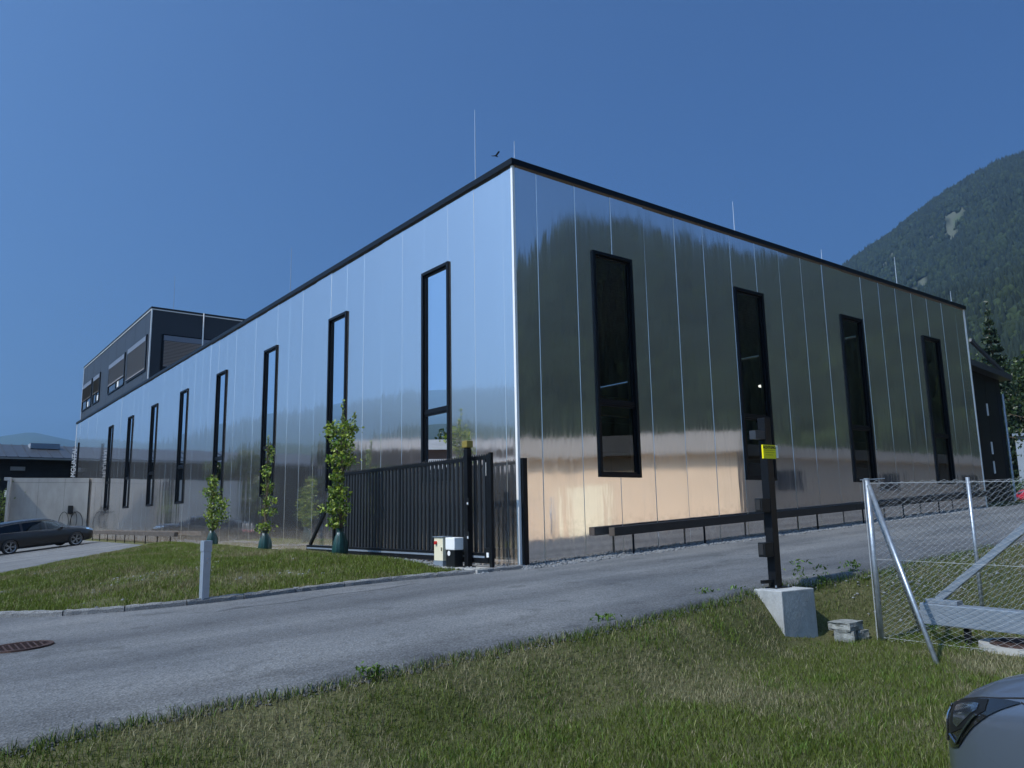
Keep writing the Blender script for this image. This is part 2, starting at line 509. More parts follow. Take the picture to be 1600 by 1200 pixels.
def asph(x, y):
    x = np.asarray(x, float); y = np.asarray(y, float)
    k = sstep((y - 6) / 16)
    xl = np.clip(x, -12, 26)
    return np.where(x < 0, 0.045 * xl * (1 - k) + (0.08 + 0.1 * xl) * k, 0.045 * xl + 0.08 * k)
def ground(x, y):
    x = np.asarray(x, float); y = np.asarray(y, float)
    a = asph(x, y)
    z = a - 0.06
    # island of grass between road, drive and facade
    d = np.minimum(y - y_far(x), (x - x_left(y)) * 0.8)
    isl = (d > 0) & (x < -0.9) & (x > -9.6)
    m = sstep(d / 0.4) * 0.10 + 0.26 * sstep((d - 0.3) / 3.0) * sstep((-0.2 - x) / 2.2) + (0.05 * (fbm(x, y, 1.3, 3, 5) - 0.5) + 0.16 * (fbm(x, y, .45, 3, 15) - 0.5)) * sstep(d / 0.9)
    z = np.where(isl, a - 0.06 + m, z)
    # bank down to the lawn in front of the road
    e = y_near(x) - y
    wd = 0.95 - 0.42 * np.exp(-((x + 0.1) / 1.3) ** 2) + 0.12 * np.clip(x - 1, 0, 6)
    zp = -0.68 + 0.02 * np.clip(x, 0, 10) + 0.05 * (fbm(x, y, 0.7, 3, 2) - 0.5)
    zb = (a - 0.05) + (zp - a + 0.05) * sstep(e / wd * 0.9 + 0.06)
    z = np.where(e > 0, zb, z)
    # beyond the lawn behind the camera the land is level again
    far = sstep((-y - 16) / 8)
    z = np.where(e > 0, z * (1 - far) + far * np.clip(0.012 * x - 0.5, -0.7, 0.6), z)
    return z

def axis(lo, hi, step, out):
    a = list(np.arange(lo, hi + 1e-6, step)); s = step
    l, h = a[0], a[-1]; L, H = [], []
    while h < out:
        s *= 1.35; h += s; l -= s; H.append(h); L.append(l)
    return np.array(L[::-1] + a + H)
gx, gy = axis(-14, 12, 0.2, 14000), axis(-14, 26, 0.2, 14000)
GX, GY = np.meshgrid(gx, gy)
GZ = ground(GX, GY)
nx_, ny_ = len(gx), len(gy)
idx = np.arange(nx_ * ny_).reshape(ny_, nx_)
Fq = np.stack([idx[:-1, :-1], idx[:-1, 1:], idx[1:, 1:], idx[1:, :-1]], -1).reshape(-1, 4)
tag(big('ground', np.stack([GX, GY, GZ], -1).reshape(-1, 3), Fq, 'soil', smooth=True), 'grassy ground sheet of lawn, bank and valley floor', None, kind='structure')

def strip(name, A, B, n, mat, skirt=0.0, zoff=0.0):
    """sheet between two point rows A and B lying on the asphalt level"""
    A, B = np.asarray(A, float), np.asarray(B, float)
    V, F = [], []
    for k in range(n + 1):
        P = A + (B - A) * k / n
        V.append(np.column_stack([P, asph(P[:, 0], P[:, 1]) + zoff]))
    m = len(A)
    for k in range(n):
        for i in range(m - 1):
            F.append((k * m + i, k * m + i + 1, (k + 1) * m + i + 1, (k + 1) * m + i))
    V = np.concatenate(V)
    if skirt:
        b = len(V); S = V[:m].copy(); S[:, 2] -= skirt; S[:, 1] -= 0.02
        V = np.concatenate([V, S])
        for i in range(m - 1): F.append((i, b + i, b + i + 1, i + 1))
    return big(name, V, F, mat, smooth=True)
xs = np.concatenate([[-40, -26, -16, -12, -10], np.arange(-9, 4, 0.08), np.arange(4, 26, 0.4), [26, 40, 70, 120]])
road = tag(strip('road', np.column_stack([xs, y_near(xs)]), np.column_stack([xs, y_far(xs)]), 6, 'asphalt', 0.09), 'grey asphalt road rising along the steel facade', kind='structure')
ys = np.concatenate([np.arange(1.75, 24, 0.25), np.arange(24, 43, 1), [43.0, 60, 90]])
xl_ = x_left(ys)
tag(strip('parking_area', np.column_stack([np.full_like(ys, -40.0), ys]), np.column_stack([xl_, ys]), 40, 'asphalt'), 'grey asphalt drive and parking area beside the long facade', kind='structure')
# thin crack in the road
mb = MB()
pts = []
for k in range(30):
    x = -5.6 + k * 0.11; pts.append((x, -0.75 + 0.06 * math.sin(k * 0.5) + 0.02 * k * 0.3 + random.uniform(-.012, .012)))
for a, b in zip(pts, pts[1:]):
    mb.quad((a[0], a[1] - .008, asph(*a) + .004), (b[0], b[1] - .008, asph(*b) + .004), (b[0], b[1] + .012, asph(*b) + .004), (a[0], a[1] + .012, asph(*a) + .004))
mb.build('crack', 'print_black', road)

# ------------------------------------------------------------------ kerb stones
def resample(P, step):
    P = [Vector((p[0], p[1])) for p in P]
    seg = [(P[i + 1] - P[i]).length for i in range(len(P) - 1)]; L = sum(seg); n = max(1, round(L / step)); out = []
    for k in range(n + 1):
        s = L * k / n; i = 0
        while i < len(seg) - 1 and s > seg[i]: s -= seg[i]; i += 1
        out.append(P[i].lerp(P[i + 1], min(1, s / seg[i])))
    return out
kerb = tag(link('kerb', None), 'rough granite kerb between road and grass island', kind='structure')
kerb_line = ISL + [(b, a) for a, b in ISL_L[1:5]]
ks = []
for v in range(4):
    mb = MB(); n = 7
    ring = []
    for i in range(n + 1):
        t = i / n - .5; r = lambda s: random.uniform(-s, s)
        ring.append([(t * .985, -.07 + r(.007), -.15), (t * .985, -.075 + r(.009), .055 + r(.008)), (t * .985, -.055 + r(.009), .075 + r(.009)),
                     (t * .985, .055 + r(.009), .078 + r(.009)), (t * .985, .072 + r(.007), .055 + r(.008)), (t * .985, .07, -.15)])
    for rr_ in ring: mb.v += rr_
    for i in range(n):
        for j in range(5): mb.f.append((i * 6 + j, i * 6 + j + 1, i * 6 + 7 + j, i * 6 + 6 + j))
    mb.f.append(tuple(range(6))); mb.f.append(tuple(n * 6 + j for j in reversed(range(6))))
    ks.append(mb.mesh('kerb_stone', 'granite'))
kp = resample(kerb_line, 0.8)
for i in range(len(kp) - 1):
    a, b = kp[i], kp[i + 1]; d = b - a
    o = link('kerb_stone', ks[i % 4], kerb)
    c = (a + b) / 2; nrm = Vector((d.y, -d.x)).normalized() * 0.05
    c = c + nrm
    za, zb = float(asph(a.x, a.y)), float(asph(b.x, b.y))
    o.location = (c.x, c.y, (za + zb) / 2 - 0.005)
    o.rotation_euler = (0, -math.atan2(zb - za, d.length), math.atan2(d.y, d.x)); o.scale = (d.length, 1, 1)

# ------------------------------------------------------------------ facade helpers
H_TOP = 7.73
def P_right(s, d, z): return (s, -d, z)
def P_left(s, d, z): return (-d, s, z)
bld = thing('industrial_building', 'long hall clad in mirror-polished steel panels with tall black framed windows', 'building')
RW = [(2.07, 3.25), (6.85, 8.04), (11.70, 12.87), (16.58, 17.76)]
LW = [(2.29 + 5.0 * k, 3.41 + 5.0 * k) for k in range(8)]
WZ = (1.64, 6.39)
def panels(P, seams, wins, zbot):
    for a, b in zip(seams, seams[1:]):
        g, c, dp = 0.004, 0.005, 0.055
        t1, t2 = random.uniform(-.0018, .0018), random.uniform(-.003, .003); d0 = random.uniform(-.002, .002); mid = (a + b) / 2
        D = lambda s, z: d0 + t1 * (z - 3.9) + t2 * (s - mid)
        a1, b1 = a + g, b - g
        mb = MB(); hi = MB(); cuts = {a1 + c, b1 - c}
        for w0, w1 in wins:
            for q in (w0 + .03, w1 - .03):
                if a1 + c < q < b1 - c: cuts.add(q)
        cuts = sorted(cuts)
        # where a window takes the whole width the panel is two sheets, one below and one above it
        cutoff = all(any(w0 + .02 < (p + q) / 2 < w1 - .02 for w0, w1 in wins) for p, q in zip(cuts, cuts[1:]))
        for s0, s1 in zip(cuts, cuts[1:]):
            m_ = (s0 + s1) / 2
            inw = any(w0 + .02 < m_ < w1 - .02 for w0, w1 in wins)
            zr_ = [(None, WZ[0] + .03), (WZ[1] - .03, H_TOP)] if inw else [(None, H_TOP)]
            for z0, z1 in zr_:
                za, zb_ = (zbot(s0), zbot(s1)) if z0 is None else (z0, z0)
                (hi if cutoff and z0 is not None else mb).quad(P(s0, D(s0, za), za), P(s1, D(s1, zb_), zb_), P(s1, D(s1, z1), z1), P(s0, D(s0, z1), z1))
        for e, sg in ((a1, 1), (b1, -1)):
            inw = any(w0 + .02 < e < w1 - .02 for w0, w1 in wins)
            for z0, z1 in ([(zbot(e), WZ[0] + .03), (WZ[1] - .03, H_TOP)] if inw or cutoff else [(zbot(e), H_TOP)]):
                tg_ = hi if cutoff and z0 > WZ[0] else mb
                tg_.quad(P(e + sg * c, D(e, z0), z0), P(e + sg * c, D(e, z1), z1), P(e, D(e, z1) - c, z1), P(e, D(e, z0) - c, z0))
                tg_.quad(P(e, D(e, z0) - c, z0), P(e, D(e, z1) - c, z1), P(e, -dp, z1), P(e, -dp, z0))
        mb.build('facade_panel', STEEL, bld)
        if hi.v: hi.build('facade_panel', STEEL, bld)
def joints(P, seams, wins, zbot, name):
    for s in seams[1:-1]:
        sp = [(zbot(s), H_TOP - .02)]
        if any(w0 - .01 < s < w1 + .01 for w0, w1 in wins): sp = [(zbot(s), WZ[0]), (WZ[1], H_TOP - .02)]
        for z0, z1 in sp:
            MB().quad(P(s - .006, -.008, z0), P(s + .006, -.008, z0), P(s + .006, -.008, z1), P(s - .006, -.008, z1)).build('joint_strip', 'joint', bld)
zb_r = lambda s: 0.045 * s - 0.06
zb_l = lambda s: -0.10
seam_r = [0.045, 0.60] + [0.60 + 1.034 * k for k in range(1, 19)]
seam_r = [s for s in seam_r if s < 19.5] + [19.9]
seam_l = [0.045, 0.345] + [0.345 + 1.0 * k for k in range(1, 50)] + [49.85]
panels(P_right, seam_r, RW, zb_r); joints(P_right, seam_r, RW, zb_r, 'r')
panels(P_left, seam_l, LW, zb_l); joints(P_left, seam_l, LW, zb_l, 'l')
# corner trims
MB().box(-.012, .05, -.012, .05, -.1, H_TOP).build('corner_trim', 'bright_trim', bld, bevel=.006)
MB().box(19.9, 19.95, -.012, .2, .8, H_TOP).build('corner_trim', 'bright_trim', bld)
MB().box(-.01, .2, 49.85, 49.9, -.6, H_TOP).build('corner_trim', 'bright_trim', bld)
# roof edge cap, roof, inner linings, floor
MB().box(-.06, 19.99, -.06, .35, H_TOP, 7.86).build('roof_edge_cap', 'black_frame', bld, bevel=.008)
MB().box(-.06, .35, .35, 49.95, H_TOP, 7.86).build('roof_edge_cap', 'black_frame', bld, bevel=.008)
MB().box(19.55, 19.99, .35, 49.95, H_TOP, 7.86).build('roof_edge_cap', 'black_frame', bld)
MB().box(.35, 19.55, .35, 49.95, 7.5, 7.7).build('roof', 'roof_gravel', bld)
MB().box(0.06, 19.9, 49.7, 49.9, -.6, 7.5).build('rear_wall', 'anthracite', bld)
MB().box(19.75, 19.9, .1, 49.7, -.6, 7.5).build('side_wall', 'anthracite', bld)
MB().box(.06, 19.75, .06, 49.7, .25, .30).build('floor', 'inner_floor', bld)
def lining(P, smax, wins):
    mb = MB(); e = [0.12]
    for w0, w1 in wins: e += [w0 + .1, w1 - .1]
    e.append(smax)
    for i in range(len(e) - 1):
        iw = i % 2 == 1
        for z0, z1 in ([(.3, WZ[0] + .1), (WZ[1] - .1, 7.5)] if iw else [(.3, 7.5)]):
            mb.quad(P(e[i], -.16, z0), P(e[i + 1], -.16, z0), P(e[i + 1], -.16, z1), P(e[i], -.16, z1))
            mb.quad(P(e[i], -.075, z0), P(e[i + 1], -.075, z0), P(e[i + 1], -.075, z1), P(e[i], -.075, z1))
    mb.build('inner_lining', 'inner_wall', bld)
lining(P_right, 19.7, RW); lining(P_left, 49.6, LW)
# columns and beams seen through the panes
for k in range(4):
    x = 3.05 + 4.85 * k
    MB().box(x - .07, x + .07, 1.5, 1.64, .3, 7.5).build('inner_column', 'green_steel', bld)
MB().box(.5, 19, 1.45, 1.62, 3.0, 3.1).build('inner_rail', 'green_steel', bld)
MB().box(.5, 19, 1.44, 1.63, 2.2, 2.3).build('inner_rail', 'green_steel', bld)
MB().box(1.6, 6.4, 2.2, 2.45, 3.3, 3.75).build('inner_beam', 'timber', bld)
for k in range(9):
    MB().box(1.1, 1.24, 3.3 + 5 * k, 3.44 + 5 * k, .3, 7.5).build('inner_column', 'green_steel', bld)
for k in range(3):
    MB().box(.9, 1.3, 2.2 + .4 * k, 2.55 + .4 * k, 2.2, 2.9 - .2 * k).build('inner_crate', 'cream_board', bld)
for k in range(4):
    MB().box(.75, .79, 2.42, 3.36, 3.5 + k * .2, 3.695 + k * .2).build('inner_board', 'cream_board', bld)
MB().box(.6, .95, 2.9, 3.25, 3.22, 3.42).build('inner_crate', 'white_paint', bld)
for k, (x, y) in enumerate(((8.2, 4.0), (13.6, 3.6), (9.5, 9))):
    MB().box(x - .7, x + .7, y, y + .08, 4.9, 4.97).build('lamp_tube', 'lamp_tube', bld)

def window(P, w0, w1, inv=False):
    z0, z1 = WZ; fw = .07; out, back = .045, -.10
    mb = MB()
    def fbox(s0, s1, d0, d1, a, b):
        mb.hexa([P(s0, d0, a), P(s1, d0, a), P(s1, d1, a), P(s0, d1, a), P(s0, d0, b), P(s1, d0, b), P(s1, d1, b), P(s0, d1, b)])
    for s0, s1 in ((w0, w0 + fw), (w1 - fw, w1)): fbox(s0, s1, back, out, z0, z1)
    for a, b in ((z0, z0 + fw), (z1 - fw, z1)): fbox(w0 + fw, w1 - fw, back, out, a, b)
    fr = mb.build('window', 'black_frame', bld, bevel=.006)
    zt = 3.14; i0, i1 = w0 + fw, w1 - fw
    mb = MB(); sw = .042
    for a, b in ((z0 + fw, zt), (zt + .06, z1 - fw)):
        for s0, s1 in ((i0, i0 + sw), (i1 - sw, i1)): fbox(s0, s1, -.075, -.005, a, b)
        for c0, c1 in ((a, a + sw), (b - sw, b)): fbox(i0 + sw, i1 - sw, -.075, -.005, c0, c1)
    mb.build('sash', 'black_frame', fr, bevel=.004)
    mb = MB(); fbox(i0, i1, -.09, .01, zt, zt + .06); mb.build('transom', 'black_frame', fr)
    for a, b in ((z0 + fw + sw, zt - sw), (zt + .06 + sw, z1 - fw - sw)):
        mb = MB()
        t = random.uniform(-.002, .002)
        mb.quad(P(i0 + sw, -.035 + t, a), P(i1 - sw, -.035 - t, a), P(i1 - sw, -.035 - t, b), P(i0 + sw, -.035 + t, b))
        mb.build('pane', 'glass', fr)
for a, b in RW: window(P_right, a, b)
for a, b in LW: window(P_left, a, b)
# dark steel strip at the foot of the corner
MB().box(.06, .16, -.075, -.015, -.05, 1.96).build('corner_guard', 'black_coat', bld, bevel=.004)
# lightning rods
for x, y, z in ((.3, 1.69, 9.76), (.3, .3, 8.45), (.3, 12.15, 9.62), (7.48, .3, 8.86), (11.54, .3, 8.36), (15.9, .3, 8.97), (19.75, .3, 8.45)):
    MB().tube([(x, y, 7.83), (x, y, (7.83 + z) / 2), (x, y, z)], [.013, .011, .007], 6).build('lightning_rod', 'alu', bld)
# penthouse storey
PX, PY0, PY1, PZ0, PZ1 = .2, 30.5, 49.8, 7.88, 11.70
pent = MB().box(PX, 13, PY0, PY1, PZ0 - .15, PZ1).build('upper_storey', 'anthracite', bld)
MB().box(PX - .05, 13, PY0 - .05, PY1 + .05, PZ1, PZ1 + .10).build('upper_roof_cap', 'anthracite_dark', bld)
MB().box(PX - .035, PX + .0, PY0 - .035, PY1, PZ1 - .05, PZ1 - .002).build('upper_edge_trim', 'bright_trim', bld)
MB().box(PX, 13, PY0 - .035, PY0 - .002, PZ1 - .05, PZ1 - .002).build('upper_edge_trim', 'bright_trim', bld)
MB().box(PX - .035, PX + .02, PY0 - .035, PY0 + .02, PZ0, PZ1 - .05).build('upper_edge_trim', 'bright_trim', bld)
MB().box(PX - .035, PX + .02, PY1 - .02, PY1 + .035, PZ0, PZ1 - .05).build('upper_edge_trim', 'bright_trim', bld)
MB().tube([(2.75, PY0 - .06, PZ1 + .1), (2.75, PY0 - .06, PZ0)], .035, 8).build('downpipe', 'bright_trim', bld)
MB().tube([(1.3, PY0 + .3, PZ1), (1.28, PY0 + .3, 13.7)], [.013, .008], 6).build('lightning_rod', 'alu', bld)
for y in np.arange(PY0 + 1.2, PY1, 2.4):
    MB().box(PX - .003, PX + .01, y - .006, y + .006, PZ0, PZ1 - .06).build('panel_joint', 'anthracite_dark', bld)
def blind_window(P, s0, s1, z0, z1, drop, bm_):
    mb = MB()
    def fbox(a, b, d0, d1, e, f):
        mb.hexa([P(a, d0, e), P(b, d0, e), P(b, d1, e), P(a, d1, e), P(a, d0, f), P(b, d0, f), P(b, d1, f), P(a, d1, f)])
    for a, b in ((s0, s0 + .08), (s1 - .08, s1)): fbox(a, b, .0, .05, z0, z1)
    fbox(s0 + .08, s1 - .08, .0, .05, z0, z0 + .07); fbox(s0 + .08, s1 - .08, 0, .05, z1 - .06, z1)
    f = mb.build('upper_window', 'black_frame', bld)
    mb = MB(); mb.quad(P(s0 + .08, .004, z0 + .07), P(s1 - .08, .004, z0 + .07), P(s1 - .08, .004, z1 - .06), P(s0 + .08, .004, z1 - .06)); mb.build('pane', 'house_glass', f)
    mb = MB(); fbox(s0 + .1, s1 - .1, .01, .07, z1 - .33, z1 - .06); mb.build('blind_box', 'blind_box', f)
    z = z1 - .36; mb = MB()
    while z > z1 - .36 - drop:
        mb.quad(P(s0 + .12, .02, z - .045), P(s1 - .12, .02, z - .045), P(s1 - .12, .075, z), P(s0 + .12, .075, z)); z -= .075
    fbox(s0 + .12, s1 - .12, .02, .07, z - .03, z)
    mb.build('blind', bm_, f)
    if drop < 1.2:
        mb = MB(); m_ = (s0 + s1) / 2; fbox(m_ - .05, m_ + .05, .006, .04, z0 + .07, z); mb.build('mullion', 'black_frame', f)
        mb = MB(); fbox(m_ - .75, m_ - .35, .008, .02, z0 + .12, z0 + .45); mb.build('window_sheet', 'white_paint', f)
PLW = lambda s, d, z: (PX - d, s, z)
PSW = lambda s, d, z: (s, PY0 - d, z)
blind_window(PLW, 31.15, 35.55, 8.55, 10.48, 1.4, 'blind')
blind_window(PLW, 36.2, 40.65, 8.55, 10.43, .95, 'blind')
blind_window(PLW, 43.4, 45.65, 8.55, 10.43, .8, 'blind_warm')
blind_window(PLW, 46.2, 50.6 - 1.0, 8.55, 10.43, .8, 'blind_warm')
blind_window(PSW, .73, 6.2, 8.5, 10.43, 1.2, 'blind')
blind_window(PSW, 7.2, 12.2, 8.5, 10.43, 1.2, 'blind')

# annex behind the right end
anx = thing('annex', 'black clad annex with slanted grey roof edge behind the steel hall', 'building')
MB().prism([(20.0, .6), (27.6, .6), (27.6, 6.2), (20.0, 6.75)], 2.0, 14, 'Y').build('wall', 'black_coat', anx)
for k in range(7):
    x = 20.9 + k * 1.05
    MB().box(x - .008, x + .008, 1.994, 2.02, .6, 6.2).build('panel_joint', 'print_black', anx)
MB().prism([(20.0, 6.75), (27.9, 6.18), (27.95, 6.42), (20.0, 7.0)], 1.6, 14.2, 'Y').build('roof', 'roof_dark', anx)
MB().bar((24.6, 1.75, 7.55), (27.5, 1.75, 6.52), .1, .14).build('roof_strut', 'roof_dark', anx)
MB().tube([(27.62, 1.93, 5.6), (27.62, 1.93, .8)], .05, 8).build('downpipe', 'alu', anx)
for z in (4.84, 3.26, 2.48):
    MB().box(26.02, 26.07, 1.95, 1.998, z - .25, z + .25).build('marker_strip', 'bright_trim', anx)

# ------------------------------------------------------------------ guard beams along the facades
gr = thing('guard_beam', 'long black timber guard beam on thin posts along the right facade', 'guard rail')
ft = lambda x: .045 * x + .385
for a, b in ((2.08, 11.0), (11.006, 19.6)):
    MB().bar((a, -.28, ft(a) + .085), (b, -.28, ft(b) + .085), .16, .17).build('beam', 'timber_black', gr, bevel=.008)
MB().box(2.072, 2.079, -.355, -.205, ft(2.08) + .005, ft(2.08) + .165).build('end_grain', 'timber_grey', gr)
for k in range(8):
    x = 2.66 + 2.2 * k
    MB().tube([(x, -.28, .045 * x - .1), (x, -.28, ft(x) + .02)], .022, 8).build('post', 'black_coat', gr)
gl = thing('guard_beam', 'weathered timber guard beam along the long left facade behind the car park', 'guard rail')
MB().bar((-.5, 21.1, .43), (-.5, 30.9, .42), .15, .17).build('beam', 'timber_grey', gl, bevel=.008)
MB().bar((-.5, 30.906, .42), (-.5, 41.0, .42), .15, .17).build('beam', 'timber_grey', gl, bevel=.008)
for k in range(10):
    y = 21.9 + 2.05 * k
    MB().tube([(-.5, y, -.1), (-.5, y, .36)], .022, 8).build('post', 'black_coat', gl)

# ------------------------------------------------------------------ sliding gate
GXp = -.7
gate = thing('sliding_gate', 'black steel sliding gate of upright bars before the left facade', 'gate', (GXp, 3, 0))
G = lambda x0, x1, y0, y1, z0, z1: MB().box(x0, x1, y0 - 3, y1 - 3, z0, z1)
G(-.06, .06, -.08, 7.85, .09, .27).build('bottom_beam', 'black_coat', gate, bevel=.006)
MB().bar((-.066, -3.0, .2), (-.066, 4.8, .2), .012, .035).build('rail_line', 'grey_paint', gate)
G(-.03, .03, -.02, 6.3, 1.92, 1.98).build('top_rail', 'black_coat', gate)
bar = MB().box(-.02, .02, -.034, .034, .27, 1.92).mesh('bar', 'gate_bar', bevel=.004)
for k in range(42):
    o = link('bar', bar, gate); o.location = (0, .08 + k * .149 - 3, 0)
G(-.035, .035, -.08, -.01, .27, 2.0).build('end_stile', 'black_coat', gate)
G(-.035, .035, 6.3, 6.37, .27, 2.0).build('end_stile', 'black_coat', gate)
G(-.03, .03, 3.1, 3.17, .271, 1.919).build('middle_stile', 'black_coat', gate)
MB().bar((0, 4.75, .27), (0, 3.33, 1.6), .05, .08).build('tail_brace', 'black_coat', gate)
mb = MB()
y = -.02
while y < 6.3:
    mb.v += [(-.004, y - 3, 1.98), (-.004, y + .07 - 3, 1.98), (-.004, y + .035 - 3, 2.025), (.004, y - 3, 1.98), (.004, y + .07 - 3, 1.98), (.004, y + .035 - 3, 2.025)]
    i = len(mb.v) - 6; mb.f += [(i, i + 1, i + 2), (i + 5, i + 4, i + 3), (i, i + 2, i + 5, i + 3), (i + 1, i + 4, i + 5, i + 2)]; y += .075
sp = mb.build('spike_comb', 'black_coat', gate); sp['kind'] = 'stuff'
gp = thing('gate_post', 'square black guide post with amber beacon at the sliding gate', 'post', (-.84, .42, 0))
MB().box(-.05, .05, -.06, .06, -.05, 2.12).build('post_shaft', 'black_coat', gp, bevel=.006)
MB().box(-.09, .09, -.1, .1, .02, .035).build('base_plate', 'black_coat', gp)
bc = MB().box(-.07, .07, -.085, .085, 2.15, 2.28).build('beacon', 'beacon', gp, bevel=.012)
MB().box(-.04, .04, -.05, .05, 2.12, 2.15).build('beacon_foot', 'black_plastic', bc)
for z in (1.1, .5):
    MB().box(-.06, -.03, -.11, -.06, z, z + .14).build('sensor', 'black_plastic', gp); MB().box(-.075, -.06, -.1, -.075, z + .02, z + .06).build('reflector', 'white_paint', gp)
gp2 = thing('gate_post', 'slim black catch post with white label nearest the building corner', 'post', (-.78, -.22, 0))
MB().box(-.03, .03, -.035, .035, -.05, 2.02).build('post_shaft', 'black_coat', gp2, bevel=.004)
MB().box(.06, .09, .18, .24, 1.62, 1.86).build('label_plate', 'white_paint', gp2)
MB().box(-.02, .08, .0, .2, .18, .36).build('roller_box', 'black_plastic', gp2); MB().box(-.032, -.02, .06, .12, .2, .28).build('reflector', 'white_paint', gp2)
cb = thing('control_cabinet', 'cream control cabinet with red switch beside the gate post', 'cabinet', (-.98, 1.06, .02))
MB().box(-.09, .09, -.15, .15, .1, .52).build('body', 'cream_paint', cb, bevel=.006)
MB().box(-.11, .11, -.17, .17, .52, .535).build('rain_cap', 'grey_paint', cb)
MB().box(-.1, .1, -.16, .16, -.05, .099).build('foot', 'grey_paint', cb)
MB().lathe([(.0, -.125), (.032, -.125), (.032, -.09)], 12, 'X', (0, .07, .42)).build('switch', 'red_plastic', cb)
MB().box(-.1, -.09, -.13, -.1, .28, .34).build('lock', 'chrome', cb)
mo = thing('gate_motor', 'white and black gate drive unit next to the cream cabinet', 'motor', (-.98, .66, .02))
MB().box(-.1, .1, -.15, .15, .30, .52).build('hood', 'white_paint', mo, bevel=.015)
MB().box(-.09, .09, -.14, .14, -.04, .30).build('body', 'black_plastic', mo, bevel=.008)
MB().lathe([(.0, -.096), (.045, -.096), (.045, -.088)], 16, 'X', (0, .04, .24)).build('badge', 'white_paint', mo)
fs = MB().box(-1.15, -.35, -.3, 3.3, -.3, .018).build('gate_foundation', 'concrete', bevel=.01)
tag(fs, 'flat concrete footing under the sliding gate and its motor', 'foundation')
# ------------------------------------------------------------------ concrete wall, charger, sign, house at the left
cwall = thing('concrete_wall', 'tall exposed concrete wall behind the black estate car', 'wall', (0, 43.15, 0), R(-14))
WY = 0.0
for a, b in ((-4.17, -2.775), (-2.765, -1.385), (-1.375, -.09)):
    MB().box(a, b, WY, WY + .3, -.8, 3.40).build('wall_slab', 'concrete', cwall)
    MB().box(a, b, WY - .004, WY + .3, 3.41, 3.68).build('wall_top_band', 'concrete', cwall)
MB().box(-4.165, -.10, WY + .02, WY + .28, -.8, 3.66).build('wall_core', 'anthracite_dark', cwall)
MB().box(-4.30, -4.172, WY - .58, WY + .6, -.8, 3.5).build('end_fin', 'concrete_block', cwall)
MB().box(-4.48, -4.172, WY - .60, WY + .62, 3.505, 3.69).build('end_cap', 'concrete_block', cwall)
MB().box(-4.75, -4.48, WY + 1.5, WY + 2.0, 2.6, 3.0).build('wall_lamp_box', 'white_paint', cwall)
MB().bar((-4.62, WY + 1.75, -.8), (-4.62, WY + 1.75, 2.6), .05, .05).build('lamp_box_pole', 'black_coat', cwall)
cw2 = MB().box(-9.2, -4.98, 42.95, 43.25, -1.2, 3.6).build('concrete_wall', 'concrete')
tag(cw2, 'second concrete wall leftmost beyond the gap beside the small tree', 'wall')
ev = thing('charging_station', 'black wall charger with looped cables on the concrete wall', 'charger', (-.95, 43.375, 0), R(-14))
MB().box(-.14, .14, -.14, 0, 1.5, 2.0).build('housing', 'black_plastic', ev, bevel=.03)
def loop(cx_, rx, rz_):
    return [(cx_ + rx * math.cos(t), -.1 - .02 * math.sin(t * 2), 1.62 - rz_ + rz_ * math.sin(t)) for t in np.linspace(R(70), R(430), 26)]
for cx_, rx, rz_ in ((-.32, .26, .62), (.22, .16, .5), (.36, .34, .72)):
    MB().tube(loop(cx_, rx, rz_), .018, 6).build('cable', 'rubber', ev)
def text(body, size, mat, name, parent, ext=.0, bold=.0):
    c = bpy.data.curves.new(name, 'FONT'); c.body = body; c.size = size; c.extrude = ext; c.align_x = 'CENTER'; c.align_y = 'CENTER'; c.offset = bold
    t = bpy.data.objects.new(name, c); COL.objects.link(t)
    me = bpy.data.meshes.new_from_object(t.evaluated_get(bpy.context.evaluated_depsgraph_get()))
    bpy.data.objects.remove(t); me.materials.clear(); me.materials.append(M_(mat))
    return link(name, me, parent)
sg = thing('letter_sign', 'black mast with pale letters stacked sideways above the concrete wall', 'sign', (-.69, 44, 0))
MB().box(-.03, .07, -.04, .04, -.5, 5.92).build('mast', 'black_coat', sg)
o = text('MOUNTAI', .42, 'bright_trim', 'letters', sg, .02); o.location = (-.17, 0, 4.65); o.scale = (.92, .85, 1); o.rotation_euler = (R(90), R(-90), 0)
hs = thing('dark_house', 'low dark timber building with ribbed metal roof at the left edge', 'house', (-10, 63, 0))
MB().box(-14, 16, 0, 12, -2, 6.2).build('wall', 'house_dark', hs)
rf = MB().prism([(-1.0, 6.1), (-1.0, 6.25), (5.5, 7.75), (12.5, 6.3), (12.5, 6.1)], -15, 17, 'X').build('roof', 'roof_dark', hs)
for k in range(40):
    x = -14.6 + k * .8
    MB().bar((x, -.98, 6.27), (x, 5.5, 7.78), .05, .07).build('roof_seam', 'roof_dark', hs)
for k, a in enumerate((-1.5, -1.3)):
    MB().bar((-15, -1.03 - .0 * k, 6.12), (17, -1.03, 6.12), .1, .12).build('gutter', 'grey_roof', hs) if k == 0 else None
for x in (5.6, 8.0, 3.0):
    f = MB().box(x - .6, x + .6, -.05, .0, 3.0, 4.6).build('window', 'anthracite', hs)
    MB().box(x - .5, x + .5, -.056, -.051, 3.1, 4.5).build('pane', 'house_glass', f)
for z in np.arange(0, 6.1, .24):
    MB().box(-14, 16, -.03, -.001, z, z + .2).build('board', 'house_dark', hs)
MB().box(7.4, 8.4, -.4, -.03, 5.2, 5.5).build('wall_lamp', 'grey_roof', hs)
MB().box(9, 11.2, 3.2, 5.2, 7.3, 7.75).build('skylight', 'far_grey', hs)

